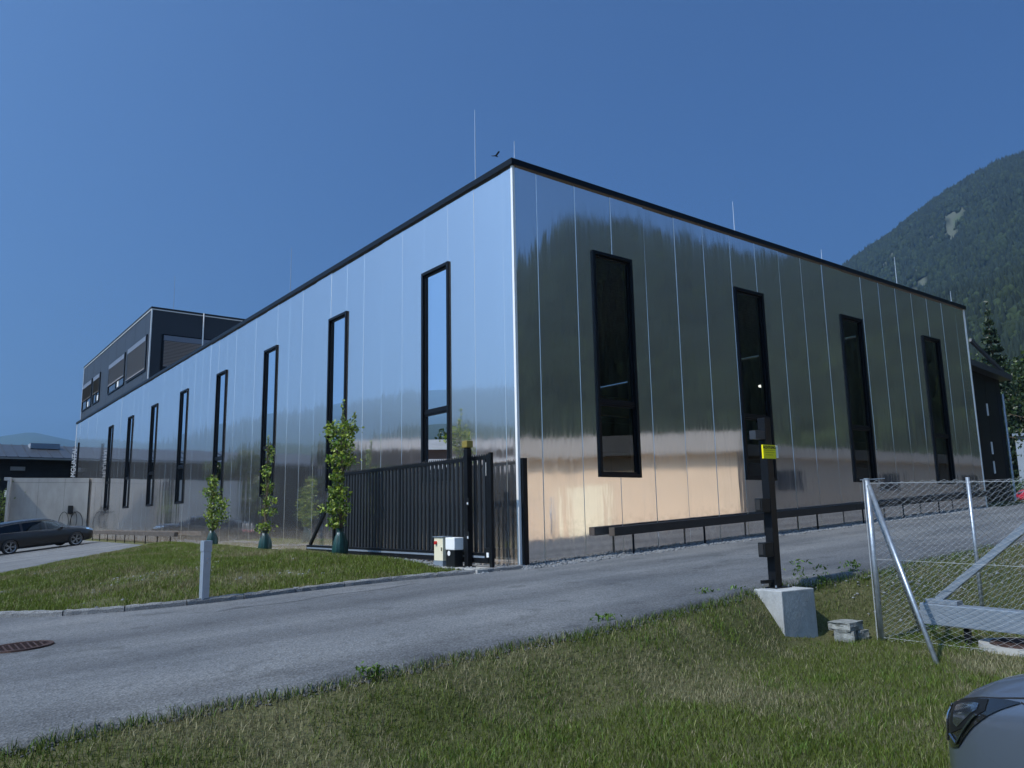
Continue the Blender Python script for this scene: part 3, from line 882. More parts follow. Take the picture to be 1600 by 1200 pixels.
# ------------------------------------------------------------------ leaves
def leaf_mesh(name, C, size, cols, mat='leaf', parent=None, up_bias=.3, aspect=.55):
    """one bent leaf (4 triangles' worth: two quads folded on the midrib) at every centre"""
    n = len(C)
    d = rng.normal(size=(n, 3)); d[:, 2] += up_bias; d /= np.linalg.norm(d, axis=1)[:, None]
    s = np.cross(d, rng.normal(size=(n, 3))); s /= np.linalg.norm(s, axis=1)[:, None]
    nn = np.cross(d, s)
    L = (size * rng.uniform(.6, 1.25, n))[:, None]; W = L * aspect
    base = C - d * L / 2; tip = C + d * L / 2 - nn * L * .12
    a = C + s * W / 2 + nn * L * .1; b = C - s * W / 2 + nn * L * .1
    V = np.stack([base, a, tip, b], 1).reshape(-1, 3)
    i = np.arange(n) * 4
    F = np.concatenate([np.stack([i, i + 1, i + 2], 1), np.stack([i, i + 2, i + 3], 1)])
    return big(name, V, F, mat, parent, np.repeat(cols, 4, axis=0))
def leaf_cols(n, base, var=.35, bright=None, pb=.15):
    c = np.array(base)[None] * rng.uniform(1 - var, 1 + var, (n, 1)) * rng.uniform(.88, 1.12, (n, 3))
    if bright is not None:
        m = rng.random(n) < pb; c[m] = np.array(bright)[None] * rng.uniform(.8, 1.2, (m.sum(), 1))
    return c

def young_tree(loc, height, clumps, label, nper, tips=()):
    t = thing('young_tree', label, 'tree', loc, group='columnar young trees before the left facade')
    pts = [(.02 * math.sin(k * 1.3), .02 * math.cos(k * 1.7), height * k / 10) for k in range(11)]
    MB().tube(pts, [.035 - .0028 * k for k in range(11)], 8).build('trunk', 'bark', t)
    mbr = MB(); C = []; cc = []
    for z, r, rz in clumps:
        for k in range(7):
            a = random.uniform(0, 6.28); ln = r * random.uniform(.6, 1.0); zz = z + random.uniform(-rz, rz) * .7
            mbr.tube([(0, 0, zz - .15), (math.cos(a) * ln * .5, math.sin(a) * ln * .5, zz), (math.cos(a) * ln * .8, math.sin(a) * ln * .8, zz + .16)], [.009, .007, .004], 4)
        n = int(nper * r * rz / .052); ox, oy = random.uniform(-.1, .1), random.uniform(-.1, .1)
        p = rng.normal(size=(n, 3)); p /= np.linalg.norm(p, axis=1)[:, None]; p *= rng.uniform(.25, 1, (n, 1)) ** .5
        lump = 1 + .35 * np.sin(p[:, :1] * 7 + z * 9) * np.cos(p[:, 1:2] * 6)
        C.append(p * lump * np.array([r, r, rz]) * np.array([1.3, 1.3, 1.0]) * np.array([1 + .5 * abs(oy), 1 + .5 * abs(ox), 1]) + np.array([ox, oy, z]))
    for x, y, z0, z1 in tips:
        k = 26; zz = np.linspace(z0, z1, k)
        C.append(np.column_stack([x + rng.normal(0, .02, k), y + rng.normal(0, .02, k), zz]))
        mbr.tube([(x * .5, y * .5, z0 - .2), (x, y, z0), (x, y, z1)], [.008, .006, .003], 4)
    mbr.build('branches', 'bark', t)
    C = np.concatenate(C); n = len(C)
    leaf_mesh('crown', C, .092, leaf_cols(n, (.095, .16, .02), .45, (.34, .42, .06), .28), 'leaf', t, .5, .62)
    return t
def bag(loc, label, h=.52):
    mb = MB(); n = 18; prof = [(.17, 0), (.195, .05), (.19, .16), (.165, .30), (.125, .42), (.085, .50), (.06, .54), (.085, .60)]; n = 30
    for r, z in prof:
        for j in range(n):
            a = 2 * math.pi * j / n; q = r * (1 + .2 * math.sin(j * 2.5 + z * 2) * min(1, .25 + z * 2.2) + .07 * math.sin(j * 1.1 + z * 9))
            mb.v.append((q * math.cos(a), q * math.sin(a) * .8, z * h / .52))
    for k in range(len(prof) - 1):
        for j in range(n): mb.f.append((k * n + j, k * n + (j + 1) % n, (k + 1) * n + (j + 1) % n, (k + 1) * n + j))
    t = thing('watering_bag', label, 'bag', loc, group='green watering bags at the young trees')
    mb.build('bag_skin', 'bag_green', t, smooth=True)
    t.scale = (.82, .82, .9)
    MB().box(-.085, -.05, -.06, .03, .47, .54).build('tie_strap', 'white_paint', t)
gz = lambda x, y: float(ground(x, y))
T = [(-1.55, 4.2), (-1.5, 8.75), (-1.5, 13.2)]
z_ = [gz(*p) for p in T]
young_tree((*T[0], z_[0]), 3.1, [(2.66, .30, .24), (2.34, .2, .16), (2.02, .28, .18), (1.66, .12, .16), (1.34, .19, .2), (1.0, .27, .16), (.72, .17, .16)],
           'tallest columnar young tree beside the sliding gate', 290, [(0, 0, 2.8, 3.35), (.2, -.18, 2.7, 3.05)])
young_tree((*T[1], z_[1]), 2.9, [(2.5, .09, .26), (2.05, .11, .2), (1.65, .12, .2), (1.3, .15, .14), (1.02, .18, .12), (.62, .2, .16)],
           'thin sparse columnar young tree, middle one of the three', 190, [(0, 0, 2.6, 3.0)])
young_tree((*T[2], z_[2]), 2.15, [(1.95, .15, .2), (1.62, .2, .24), (1.25, .25, .26), (.92, .28, .22), (.64, .15, .14)],
           'short bushy young tree behind the aluminium post, farthest along the facade', 250)
bag((T[0][0], T[0][1], z_[0]), 'green watering bag at the tallest young tree by the gate', .56)
bag((T[1][0], T[1][1], z_[1]), 'green watering bag round the thin middle young tree')
bag((T[2][0], T[2][1], z_[2]), 'green watering bag behind the aluminium post')
tsm = (-8.92 + .080 * 56, 45.2)
st = thing('small_tree', 'small green tree at the left edge beside the concrete wall', 'tree', (tsm[0], tsm[1], -.6))
MB().tube([(0, 0, 0), (.03, 0, 1.2), (0, 0, 2.6)], [.05, .04, .02], 6).build('trunk', 'bark', st)
p = rng.normal(size=(900, 3)) * np.array([.5, .5, .55]) + np.array([0, 0, 2.5]); leaf_mesh('crown', p, .14, leaf_cols(900, (.1, .15, .03)), 'leaf', st)

# aluminium post on the island
ap = thing('aluminium_post', 'slim silver aluminium post at the kerb of the grass island', 'post', (-5.42, .42, -.26), .25)
mb = MB(); mb.hexa([(-.055, -.04, -.1), (.055, -.04, -.1), (.055, .04, -.1), (-.055, .04, -.1), (-.06, -.045, .87), (.06, -.045, .87), (.06, .045, .87), (-.06, .045, .87)])
mb.build('shaft', 'alu', ap, bevel=.006)
MB().box(-.066, .066, -.05, .05, .74, .895).build('cap', 'alu', ap, bevel=.006)
for z in (.58, .64): MB().lathe([(0, -.049), (.008, -.049), (.008, -.04)], 8, 'Y', (.0, 0, z)).build('screw', 'chrome', ap)

# ------------------------------------------------------------------ manholes
def manhole(loc, r, label, tilt=0):
    t = thing('manhole_cover', label, 'manhole', loc); t.rotation_euler = (0, tilt, 0)
    MB().lathe([(r * .86, .012), (r * .88, .016), (r, .014), (r + .01, -.03)], 36).build('ring', 'rust_iron', t)
    MB().lathe([(.001, .01), (r * .84, .010), (r * .85, -.01)], 36).build('cover', 'rust_iron', t)
    mb = MB()
    for i in range(-4, 5):
        for j in range(-4, 5):
            if math.hypot(i, j) < 4.3: mb.box(i * r * .18 - r * .06, i * r * .18 + r * .06, j * r * .18 - r * .025, j * r * .18 + r * .025, .009, .015)
    mb.build('studs', 'rust_iron', t)['kind'] = 'stuff'
manhole((-7.85, -1.55, float(asph(-7.85, -1.55)) + .004), .31, 'rusty round manhole cover in the asphalt at the left', -math.atan(.045))
mh = (1.0, -7.75); manhole((mh[0], mh[1], gz(*mh) + .07), .33, 'rusty manhole cover on a concrete ring behind the wire fence')
t = MB().lathe([(.345, .06), (.45, .07), (.47, -.2)], 28, 'Z', (mh[0], mh[1], gz(*mh))).build('manhole_ring', 'concrete'); tag(t, 'concrete ring around the manhole behind the wire fence', 'ring')

# ------------------------------------------------------------------ latch post on its block
bk = MB()
bk.hexa([(-.33, -.36, -.75), (.32, -.35, -.75), (.31, .34, -.75), (-.31, .34, -.75), (-.31, -.34, 0), (.31, -.34, 0), (.31, .34, 0), (-.31, .34, 0)])
bo = bk.build('concrete_block', 'concrete_block', bevel=.012); bo.location = (-.2, -5.44, -.04); bo.rotation_euler = (0, 0, R(-4))
tag(bo, 'grey concrete block sunk in the bank under the black latch post', 'block')
lp = thing('latch_post', 'tall black latch post with yellow warning sign on the concrete block', 'post', (-.15, -5.42, -.04), R(-4))
MB().box(-.058, .058, -.058, .058, .012, 2.14).build('shaft', 'black_coat', lp, bevel=.006)
MB().box(-.15, .15, -.13, .13, 0, .012).build('base_plate', 'black_coat', lp)
for x in (-.12, .12):
    for y in (-.1, .1): MB().lathe([(.0, .035), (.012, .035), (.012, .012)], 6, 'Z', (x, y, 0)).build('bolt', 'galvanised', lp)
for z in (.38, .93):
    MB().box(-.22, -.0585, -.055, .055, z, z + .18).build('catch_box', 'black_plastic', lp, bevel=.01)
    MB().box(-.23, -.22, -.035, .035, z + .03, z + .16).build('catch_face', 'rubber', lp)
MB().box(-.25, -.0585, -.025, .025, .06, .10).build('stop_pin', 'black_coat', lp)
MB().box(-.24, -.0585, -.05, .05, 1.86, 1.97).build('upper_catch', 'anthracite', lp)
sgn = MB().box(-.155, .09, -.083, -.0585, 1.61, 1.785).build('warning_sign', 'sign_yellow', lp)
sgn.rotation_euler = (0, 0, 0)
o = text('ACHTUNG', .050, 'print_black', 'sign_text', sgn, .0008, .0018); o.location = (-.032, -.0846, 1.752); o.rotation_euler = (R(90), 0, 0)
for k, (a, b) in enumerate(((-.13, .07), (-.12, .06), (-.11, .03))):
    MB().box(a, b, -.0842, -.0835, 1.715 - k * .03, 1.718 - k * .03).build('print_line', 'print_black', sgn)
MB().box(.105, .14, -.08, .02, 1.62, 1.78).build('side_plate', 'white_paint', lp)

# stones by the fence
def rock(name, loc, dim, rz, label):
    bm = bmesh.new(); bmesh.ops.create_cube(bm, size=1)
    bmesh.ops.subdivide_edges(bm, edges=bm.edges, cuts=3, use_grid_fill=True)
    for v in bm.verts:
        q = mnoise.noise_vector(v.co * 2.2 + Vector(loc) * 3) * .07
        v.co = v.co * (1 - .05 * v.co.length_squared) + q
        v.co = Vector((v.co.x * dim[0], v.co.y * dim[1], v.co.z * dim[2]))
    me = bpy.data.meshes.new(name); bm.to_mesh(me); bm.free(); me.materials.append(M_('stone'))
    o = link(name, me); o.location = loc; o.rotation_euler = (0, 0, rz); return tag(o, label, 'stone', 'stones stacked beside the fence')
zs = gz(.45, -6.02)
rock('stone', (.40, -6.0, zs + .175), (.38, .27, .1), .1, 'flat grey stone slab on top of the stack by the fence post')
rock('stone', (.30, -6.04, zs + .065), (.21, .23, .13), .4, 'left lower grey stone under the flat slab')
rock('stone', (.54, -6.06, zs + .06), (.17, .21, .12), -.3, 'right lower grey stone under the flat slab')

# ------------------------------------------------------------------ wire fence
def chain_link(mb, p0, p1, zb0, zb1, zt0, zt1, cell=.062, r=.0022):
    p0, p1 = Vector(p0), Vector(p1); L = (p1 - p0).length; n = int(L / cell)
    nrm = Vector((-(p1 - p0).y, (p1 - p0).x)).normalized() * .003
    for i in range(n):
        s0, s1 = i / n, (i + 1) / n
        zb, zt = zb0 + (zb1 - zb0) * s0, zt0 + (zt1 - zt0) * s0
        m = int((zt - zb) / (cell * .5)); pts = []
        ph = i % 2
        for k in range(m + 1):
            e = (k + ph) % 2
            q = p0.lerp(p1, (i + (1.03 if e else -.03)) / n)
            o_ = nrm if e else -nrm
            sag = .012 * math.sin(k * .9 + i * .37)
            pts.append((q.x + o_.x, q.y + o_.y, zb + k * cell * .5 + sag * .3))
        mb.tube(pts, r, 3, cap=False)
fn = thing('wire_fence', 'galvanised chain-link fence with braced corner post at the right', 'fence', (0, 0, 0))
Q0 = (.6, -6.33); z0f = gz(*Q0)
MB().tube([(Q0[0], Q0[1], z0f - .1), (Q0[0], Q0[1], 1.27)], .034, 12).build('post', 'galvanised', fn, smooth=True)
MB().tube([(Q0[0], Q0[1], 1.27), (Q0[0], Q0[1], 1.29)], .038, 12).build('post_cap', 'galvanised', fn)
A1 = (.5, -9.9); B1, B2 = (2.75, -6.62), (6.9, -7.0)
fa = (-.36, -7.42); fb = (1.36, -6.46)
MB().tube([(Q0[0] - .02, Q0[1] - .03, 1.2), (fa[0], fa[1], gz(*fa) - .02)], .026, 10).build('brace', 'galvanised', fn, smooth=True)
MB().tube([(Q0[0] + .04, Q0[1], 1.1), (fb[0], fb[1], gz(*fb))], .026, 10).build('brace', 'galvanised', fn, smooth=True)
MB().bar((Q0[0] - .06, Q0[1] + .05, 1.272), (Q0[0] + .2, Q0[1] - .12, 1.285), .03, .012).build('top_clamp', 'galvanised', fn)
for px_, zt in ((B1, 1.32), (B2, 1.45), (A1, 1.18)):
    MB().tube([(px_[0], px_[1], gz(*px_) - .1), (px_[0], px_[1], zt)], .027, 10).build('post', 'galvanised', fn, smooth=True)
mb = MB(); chain_link(mb, Q0, A1, z0f + .0, gz(*A1) + .02, 1.265, 1.16); mb.build('wire_mesh', 'wire', fn)['kind'] = 'stuff'
mb = MB(); chain_link(mb, Q0, B1, z0f + .02, gz(*B1) + .02, 1.265, 1.31, .075); chain_link(mb, B1, B2, gz(*B1) + .02, gz(*B2), 1.31, 1.43, .085); mb.build('wire_mesh', 'wire', fn)['kind'] = 'stuff'
MB().tube([(Q0[0] - .055, Q0[1] + .02, z0f), (Q0[0] - .055, Q0[1] + .02, 1.27)], .006, 5).build('tension_bar', 'wire', fn)
for f0, f1 in ((0.02, 0.02), (.5, .5), (.98, .98)):
    zA = lambda f, q, zt: gz(*q) * (1 - f) + zt * f
    MB().tube([(*Q0, zA(f0, Q0, 1.265)), (*A1, zA(f1, A1, 1.16))], .003, 4).build('tension_wire', 'wire', fn)
    MB().tube([(*Q0, zA(f0, Q0, 1.265)), (*B1, zA(f1, B1, 1.31)), (*B2, zA(f1, B2, 1.43))], .003, 4).build('tension_wire', 'wire', fn)

# ------------------------------------------------------------------ barrier beam behind the fence
br = thing('barrier_gate', 'grey steel box beam barrier with diagonal strut behind the wire fence', 'barrier', (.82, -10.1, 0))
bz = gz(.82, -10.1)
b0, b1 = Vector((.10, 3.38, -.33)), Vector((-.04, .05, -.36))
MB().bar(b0, b1, .2, .24).build('beam', 'grey_paint', br, bevel=.012)
MB().bar((.10, 3.32, -.185), (.085, 2.95, -.187), .14, .05).build('mount_plate', 'grey_paint', br, bevel=.006)
MB().bar((.09, 3.2, -.17), (-.04, .0, 2.45), .06, .08).build('strut', 'grey_paint', br, bevel=.006)
MB().box(-.13, .05, -.12, .1, bz - .1, 2.6).build('hinge_post', 'grey_paint', br, bevel=.01)
MB().tube([(.1, 3.36, -.33), (.1, 3.46, -.33)], .03, 8).build('end_pin', 'galvanised', br)
MB().bar((.08, 2.9, -.46), (.08, 2.9, bz - .1), .06, .06).build('rest_leg', 'black_coat', br)

# ------------------------------------------------------------------ cars
def catmull(P, t):
    n = len(P) - 1; t = min(max(t, 0), n - 1e-6); i = int(t); f = t - i
    p0, p1, p2, p3 = P[max(i - 1, 0)], P[i], P[i + 1], P[min(i + 2, n)]
    return .5 * (2 * p1 + (p2 - p0) * f + (2 * p0 - 5 * p1 + 4 * p2 - p3) * f * f + (3 * p1 - p0 - 3 * p2 + p3) * f ** 3)
class Car:
    """body lofted from stations; x runs forward, y to the left, z up; S(x,v) gives the left flank from sill (v=0) to roof centre (v=1)"""
    KV = np.array([0, .10, .24, .40, .52, .60, .80, .90, 1.0])
    def __init__(self, st):
        self.xs = np.array([s[0] for s in st]); rows = []
        for x, wd, zs_, zb_, wt, zt, cr in st:
            rows.append([(wd * .90, zs_), (wd * .985, zs_ + .10), (wd, zs_ + (zb_ - zs_) * .48), (wd * .985, zb_ - (zb_ - zs_) * .14), (wd * .955, zb_ - .012),
                         (wd * .925, zb_ + (.012 if zt - zb_ < .3 else .02)), (wt + .015, zt - (.10 if zt - zb_ > .3 else .028)), (wt * .72, zt - .008), (0, zt + cr)])
        self.rows = np.array(rows)
    def S(self, x, v):
        i = np.interp(x, self.xs, np.arange(len(self.xs)))
        row = np.array([catmull(self.rows[:, k], i) for k in range(9)])
        j = np.interp(v, self.KV, np.arange(9)); q = catmull(row, j)
        return Vector((x, max(q[0], 0), q[1]))
    def N(self, x, v):
        a = self.S(x + .01, v) - self.S(x - .01, v); b = self.S(x, min(v + .01, .999)) - self.S(x, max(v - .01, 0))
        n = a.cross(b); n.normalize()
        return -n if n.y < -.001 or (abs(n.y) < .001 and n.z < 0) else n
    def body(self, name, mat, parent, nx=90, nv=34, arches=(), ra=.36):
        X = np.linspace(self.xs[0], self.xs[-1], nx); Vv = np.linspace(0, 1, nv); mb = MB(); ring = 2 * nv - 1
        for x in X:
            L = [self.S(x, v) for v in Vv]
            mb.v += [tuple(p) for p in L] + [(p.x, -p.y, p.z) for p in reversed(L[:-1])]
        for i in range(nx - 1):
            for j in range(ring):
                j2 = (j + 1) % ring
                mb.f.append((i * ring + j, i * ring + j2, (i + 1) * ring + j2, (i + 1) * ring + j))
        mb.f.append(tuple(reversed(range(ring)))); mb.f.append(tuple((nx - 1) * ring + j for j in range(ring)))
        o = mb.build(name, mat, parent, smooth=True)
        cut = MB()
        for ax in arches:
            for s in (-1, 1):
                base = len(cut.v); n = 40
                for yy in (s * .52, s * 1.2):
                    for j in range(n):
                        a = 2 * math.pi * j / n; cut.v.append((ax + ra * math.cos(a), yy, .32 + ra * math.sin(a)))
                for j in range(n): cut.f.append((base + j, base + (j + 1) % n, base + n + (j + 1) % n, base + n + j))
                cut.f.append(tuple(base + j for j in reversed(range(n)))); cut.f.append(tuple(base + n + j for j in range(n)))
        if arches:
            bm = bmesh.new(); me = cut.mesh('cut', 'rubber', smooth=True)
            co = bpy.data.objects.new('cut', me); COL.objects.link(co)
            par = o.parent; o.parent = None
            md = o.modifiers.new('b', 'BOOLEAN'); md.operation = 'DIFFERENCE'; md.object = co; md.solver = 'EXACT'
            dg = bpy.context.evaluated_depsgraph_get(); dg.update()
            nm = bpy.data.meshes.new_from_object(o.evaluated_get(dg)); o.modifiers.clear(); o.data = nm; o.parent = par
            bpy.data.objects.remove(co); bm.free()
            nm.polygons.foreach_set('use_smooth', [True] * len(nm.polygons))
            nm.set_sharp_from_angle(angle=R(40))
        return o
    def patch(self, name, mat, parent, poly, off=.004, side=1, n=14):
        """surface piece: poly gives v range over x: list of (x, v0, v1)"""
        xs_ = [p[0] for p in poly]; mb = MB(); X = np.linspace(xs_[0], xs_[-1], n)
        for x in X:
            a = np.interp(x, xs_, [p[1] for p in poly]); b = np.interp(x, xs_, [p[2] for p in poly])
            for k in range(9):
                v = a + (b - a) * k / 8; q = self.S(x, v) + self.N(x, v) * off
                mb.v.append((q.x, q.y * side, q.z))
        for i in range(n - 1):
            for k in range(8): mb.f.append((i * 9 + k, i * 9 + k + 1, i * 9 + k + 10, i * 9 + k + 9))
        return mb.build(name, mat, parent, smooth=True)
    def line(self, name, mat, parent, pts, wd=.006, off=.002, side=1, sub=6):
        mb = MB(); P = []
        for (x0, v0), (x1, v1) in zip(pts, pts[1:]):
            for k in range(sub): P.append((x0 + (x1 - x0) * k / sub, v0 + (v1 - v0) * k / sub))
        P.append(pts[-1]); Q = []
        for x, v in P:
            q = self.S(x, v) + self.N(x, v) * off; Q.append(Vector((q.x, q.y * side, q.z)))
        return mb.tube(Q, wd, 4).build(name, mat, parent)
def make_wheel(parent, x, y, r=.33, rimr=.245, side=1):
    wv = MB().lathe([(rimr, -.1), (r - .02, -.105), (r, -.07), (r, .07), (r - .02, .105), (rimr, .1)], 32, 'Y', (0, 0, 0)).build('wheel', 'rubber', parent, smooth=True)
    wv.location = (x, y, r)
    MB().lathe([(rimr, .1), (rimr - .015, .095), (rimr - .03, .05), (rimr - .03, -.1)], 32, 'Y').build('rim', 'rim', wv, smooth=True) if side > 0 else MB().lathe([(rimr, -.1), (rimr - .015, -.095), (rimr - .03, -.05), (rimr - .03, .1)], 32, 'Y').build('rim', 'rim', wv, smooth=True)
    for k in range(5):
        for d in (-.09, .09):
            a = 2 * math.pi * k / 5 + d * .6; b = 2 * math.pi * k / 5 + d * 1.7
            MB().bar((.04 * math.cos(a), .075 * side, .04 * math.sin(a)), ((rimr - .02) * math.cos(b), .085 * side, (rimr - .02) * math.sin(b)), .03, .024, (0, 1, 0)).build('spoke', 'rim', wv)
    MB().lathe([(.0, .09 * side), (.05, .09 * side), (.055, .06 * side)], 16, 'Y').build('hub', 'rim', wv)
    MB().lathe([(.001, -.02), (rimr - .03, -.02)], 24, 'Y').build('brake_disc', 'black_plastic', wv)

# station: x, half width, sill z, belt z, top half width, top z, crown
def estate_car():
    t = thing('parked_car', 'black estate car parked at the concrete wall, left edge', 'car')
    c = Car([(-2.42, .70, .42, .78, .60, .84, .01), (-2.38, .80, .30, .88, .62, 1.05, .01), (-2.2, .87, .24, .93, .60, 1.30, .02), (-1.8, .91, .22, .94, .60, 1.40, .03), (-1.0, .925, .20, .93, .61, 1.455, .03),
             (0, .925, .19, .91, .61, 1.465, .03), (.5, .925, .19, .90, .585, 1.40, .03), (.95, .92, .19, .90, .60, 1.18, .03), (1.3, .92, .20, .89, .72, .97, .03), (1.8, .91, .21, .85, .74, .93, .03),
             (2.15, .86, .24, .78, .70, .86, .03), (2.36, .72, .28, .70, .60, .76, .02), (2.44, .58, .34, .62, .5, .66, .01)])
    c.body('body', 'paint_black', t, arches=(-1.45, 1.47), ra=.37)
    for s in (1, -1):
        c.patch('side_window', 'car_glass', t, [(.2, .62, .79), (.5, .62, .79), (.98, .62, .67)], .006, s)
        c.patch('side_window', 'car_glass', t, [(-.85, .62, .79), (.12, .62, .79)], .006, s)
        c.patch('side_window', 'car_glass', t, [(-1.95, .62, .74), (-1.6, .62, .785), (-.95, .62, .79)], .006, s)
        c.line('window_trim', 'chrome', t, [(-2.0, .61), (-1, .607), (.95, .607)], .010, .006, s)
        c.line('window_trim', 'chrome', t, [(1.02, .64), (.55, .80), (0, .805), (-1.2, .805), (-2.0, .78)], .009, .006, s)
        c.line('door_line', 'rubber', t, [(.15, .62), (.13, .2), (.3, .1)], .004, .001, s); c.line('door_line', 'rubber', t, [(1.0, .6), (1.02, .1)], .004, .001, s); c.line('door_line', 'rubber', t, [(-.9, .62), (-.95, .25)], .004, .001, s)
        c.patch('headlight', 'headlight_lens', t, [(1.98, .43, .53), (2.2, .40, .58), (2.36, .40, .58)], .006, s)
        c.patch('tail_light', 'paint_red', t, [(-2.37, .40, .56), (-2.1, .42, .55)], .006, s)
        m = MB().lathe([(.001, -.09), (.06, -.08), (.085, 0), (.06, .07), (.001, .09)], 12, 'Y', (.78, s * 1.0, .98)).build('mirror', 'paint_black', t, smooth=True)
        c.line('roof_rail', 'chrome', t, [(.3, .86), (-1.8, .86)], .013, .02, s)
        for ax in (-1.45, 1.47): make_wheel(t, ax, s * .83, .335, .25, s)
    mb = MB()
    c.patch('windscreen', 'car_glass', t, [(.56, .82, .999), (1.16, .82, .999)], .006, 1); c.patch('windscreen', 'car_glass', t, [(.56, .82, .999), (1.16, .82, .999)], .006, -1)
    MB().box(-2.1, 2.0, -.6, .6, .2, .3).build('floor_pan', 'black_plastic', t)
    return t
ec = estate_car()
h_ = Vector((2.57 * .99, -.66))
EH = R(16); EC = (-2.42 - 1.47 * math.cos(EH), 33.3 - 1.47 * math.sin(EH))
ec.location = (EC[0], EC[1], float(asph(*EC)) + .005)
sl = .1 * math.cos(EH)
ec.rotation_euler = (0, -math.atan(sl), EH)

def compact_car(name, paint, label):
    t = thing(name, label, 'car')
    c = Car([(-2.05, .66, .40, .80, .55, .86, .01), (-2.0, .78, .30, .90, .58, 1.05, .01), (-1.8, .84, .24, .95, .58, 1.30, .02), (-1.3, .87, .21, .95, .58, 1.42, .03), (-.5, .88, .19, .94, .58, 1.46, .03),
             (.1, .88, .19, .93, .56, 1.42, .03), (.55, .88, .19, .925, .58, 1.22, .03), (.85, .88, .20, .93, .68, 1.06, .04), (1.15, .885, .20, .905, .69, 1.01, .045), (1.5, .875, .20, .85, .68, .955, .05),
             (1.72, .845, .21, .795, .66, .89, .05), (1.88, .79, .22, .745, .62, .818, .04), (1.98, .72, .24, .70, .56, .742, .03), (2.05, .62, .27, .63, .5, .655, .02), (2.085, .5, .33, .55, .42, .565, .01)])
    c.body('body', paint, t, nx=150, nv=60, arches=(-1.3, 1.26), ra=.355)
    for s in (1, -1):
        c.patch('side_window', 'car_glass', t, [(-.35, .62, .79), (.1, .62, .79), (.62, .62, .70)], .006, s)
        c.patch('side_window', 'car_glass', t, [(-1.6, .63, .74), (-1.3, .62, .79), (-.45, .62, .79)], .006, s)
        hl = c.patch('headlight', 'headlight_glass', t, [(1.50, .50, .51), (1.60, .45, .545), (1.72, .39, .575), (1.84, .325, .59), (1.91, .32, .585), (1.965, .37, .56)], .005, s, 30)
        c.patch('lamp_bezel', 'black_plastic', hl, [(1.66, .45, .55), (1.78, .385, .565), (1.90, .36, .565)], .0075, s, 16)
        c.patch('lamp_lens', 'headlight_lens', hl, [(1.70, .455, .51), (1.76, .42, .53), (1.83, .385, .53), (1.86, .40, .52)], .010, s, 16)
        c.line('lamp_edge', 'chrome', hl, [(1.94, .34), (1.935, .46), (1.92, .56)], .004, .008, s)
        c.line('lamp_strip', 'headlight_lens', hl, [(1.70, .43), (1.84, .335), (1.89, .36)], .005, .011, s)
        c.line('hood_gap', 'rubber', t, [(1.985, .58), (1.86, .605), (1.7, .588), (1.5, .545), (1.15, .58), (.85, .61)], .0035, .0005, s, 10)
        c.line('fender_gap', 'rubber', t, [(1.50, .51), (1.44, .45), (1.40, .38)], .003, .0005, s)
        c.line('bumper_gap', 'rubber', t, [(1.98, .385), (1.85, .37), (1.6, .30)], .0001, .0, s)
        c.line('hood_crease', paint, t, [(1.93, .75), (1.6, .78), (1.1, .80)], .006, -.002, s, 10)
        c.patch('air_intake', 'black_plastic', t, [(1.86, .07, .13), (1.93, .06, .16), (2.02, .05, .20)], .004, s)
        c.line('intake_trim', 'chrome', t, [(1.85, .14), (1.93, .17), (2.02, .21)], .006, .004, s)
        c.line('door_line', 'rubber', t, [(.72, .6), (.74, .2), (.7, .08)], .003, .0005, s); c.line('door_line', 'rubber', t, [(-.4, .62), (-.42, .1)], .003, .0005, s)
        c.patch('tail_light', 'paint_red', t, [(-2.0, .46, .57), (-1.75, .48, .56)], .006, s)
        MB().lathe([(.001, -.09), (.06, -.08), (.085, 0), (.06, .07), (.001, .09)], 12, 'Y', (.55, s * .97, 1.0)).build('mirror', paint, t, smooth=True)
        c.patch('windscreen', 'car_glass', t, [(.2, .82, .999), (.78, .82, .999)], .006, s)
        c.patch('grille', 'black_plastic', t, [(2.0, .75, .999), (2.075, .75, .999)], .006, s)
        for ax in (-1.3, 1.26): make_wheel(t, ax, s * .79, .315, .225, s)
    MB().box(-1.8, 1.75, -.55, .55, .2, .3).build('floor_pan', 'black_plastic', t)
    return t
gc = compact_car('parked_car', 'paint_grey', 'grey car nose with dark headlight at the lower right corner')
hd = R(69); CS = 1.06
CAR_NOSE = Vector((-5.28, -9.79))          # where the front left lamp stands
lamp_local = Vector((1.90, .75)) * CS
gc.scale = (CS, CS, CS)
ca, sa = math.cos(hd), math.sin(hd)
gc.rotation_euler = (0, 0, hd)
gc.location = (CAR_NOSE.x - (lamp_local.x * ca - lamp_local.y * sa), CAR_NOSE.y - (lamp_local.x * sa + lamp_local.y * ca), -.70)
rc = compact_car('parked_car', 'paint_red', 'bright red car at the far right edge beyond the annex')
rc.location = (53.7, 9.2, 1.10); rc.rotation_euler = (0, 0, R(108))

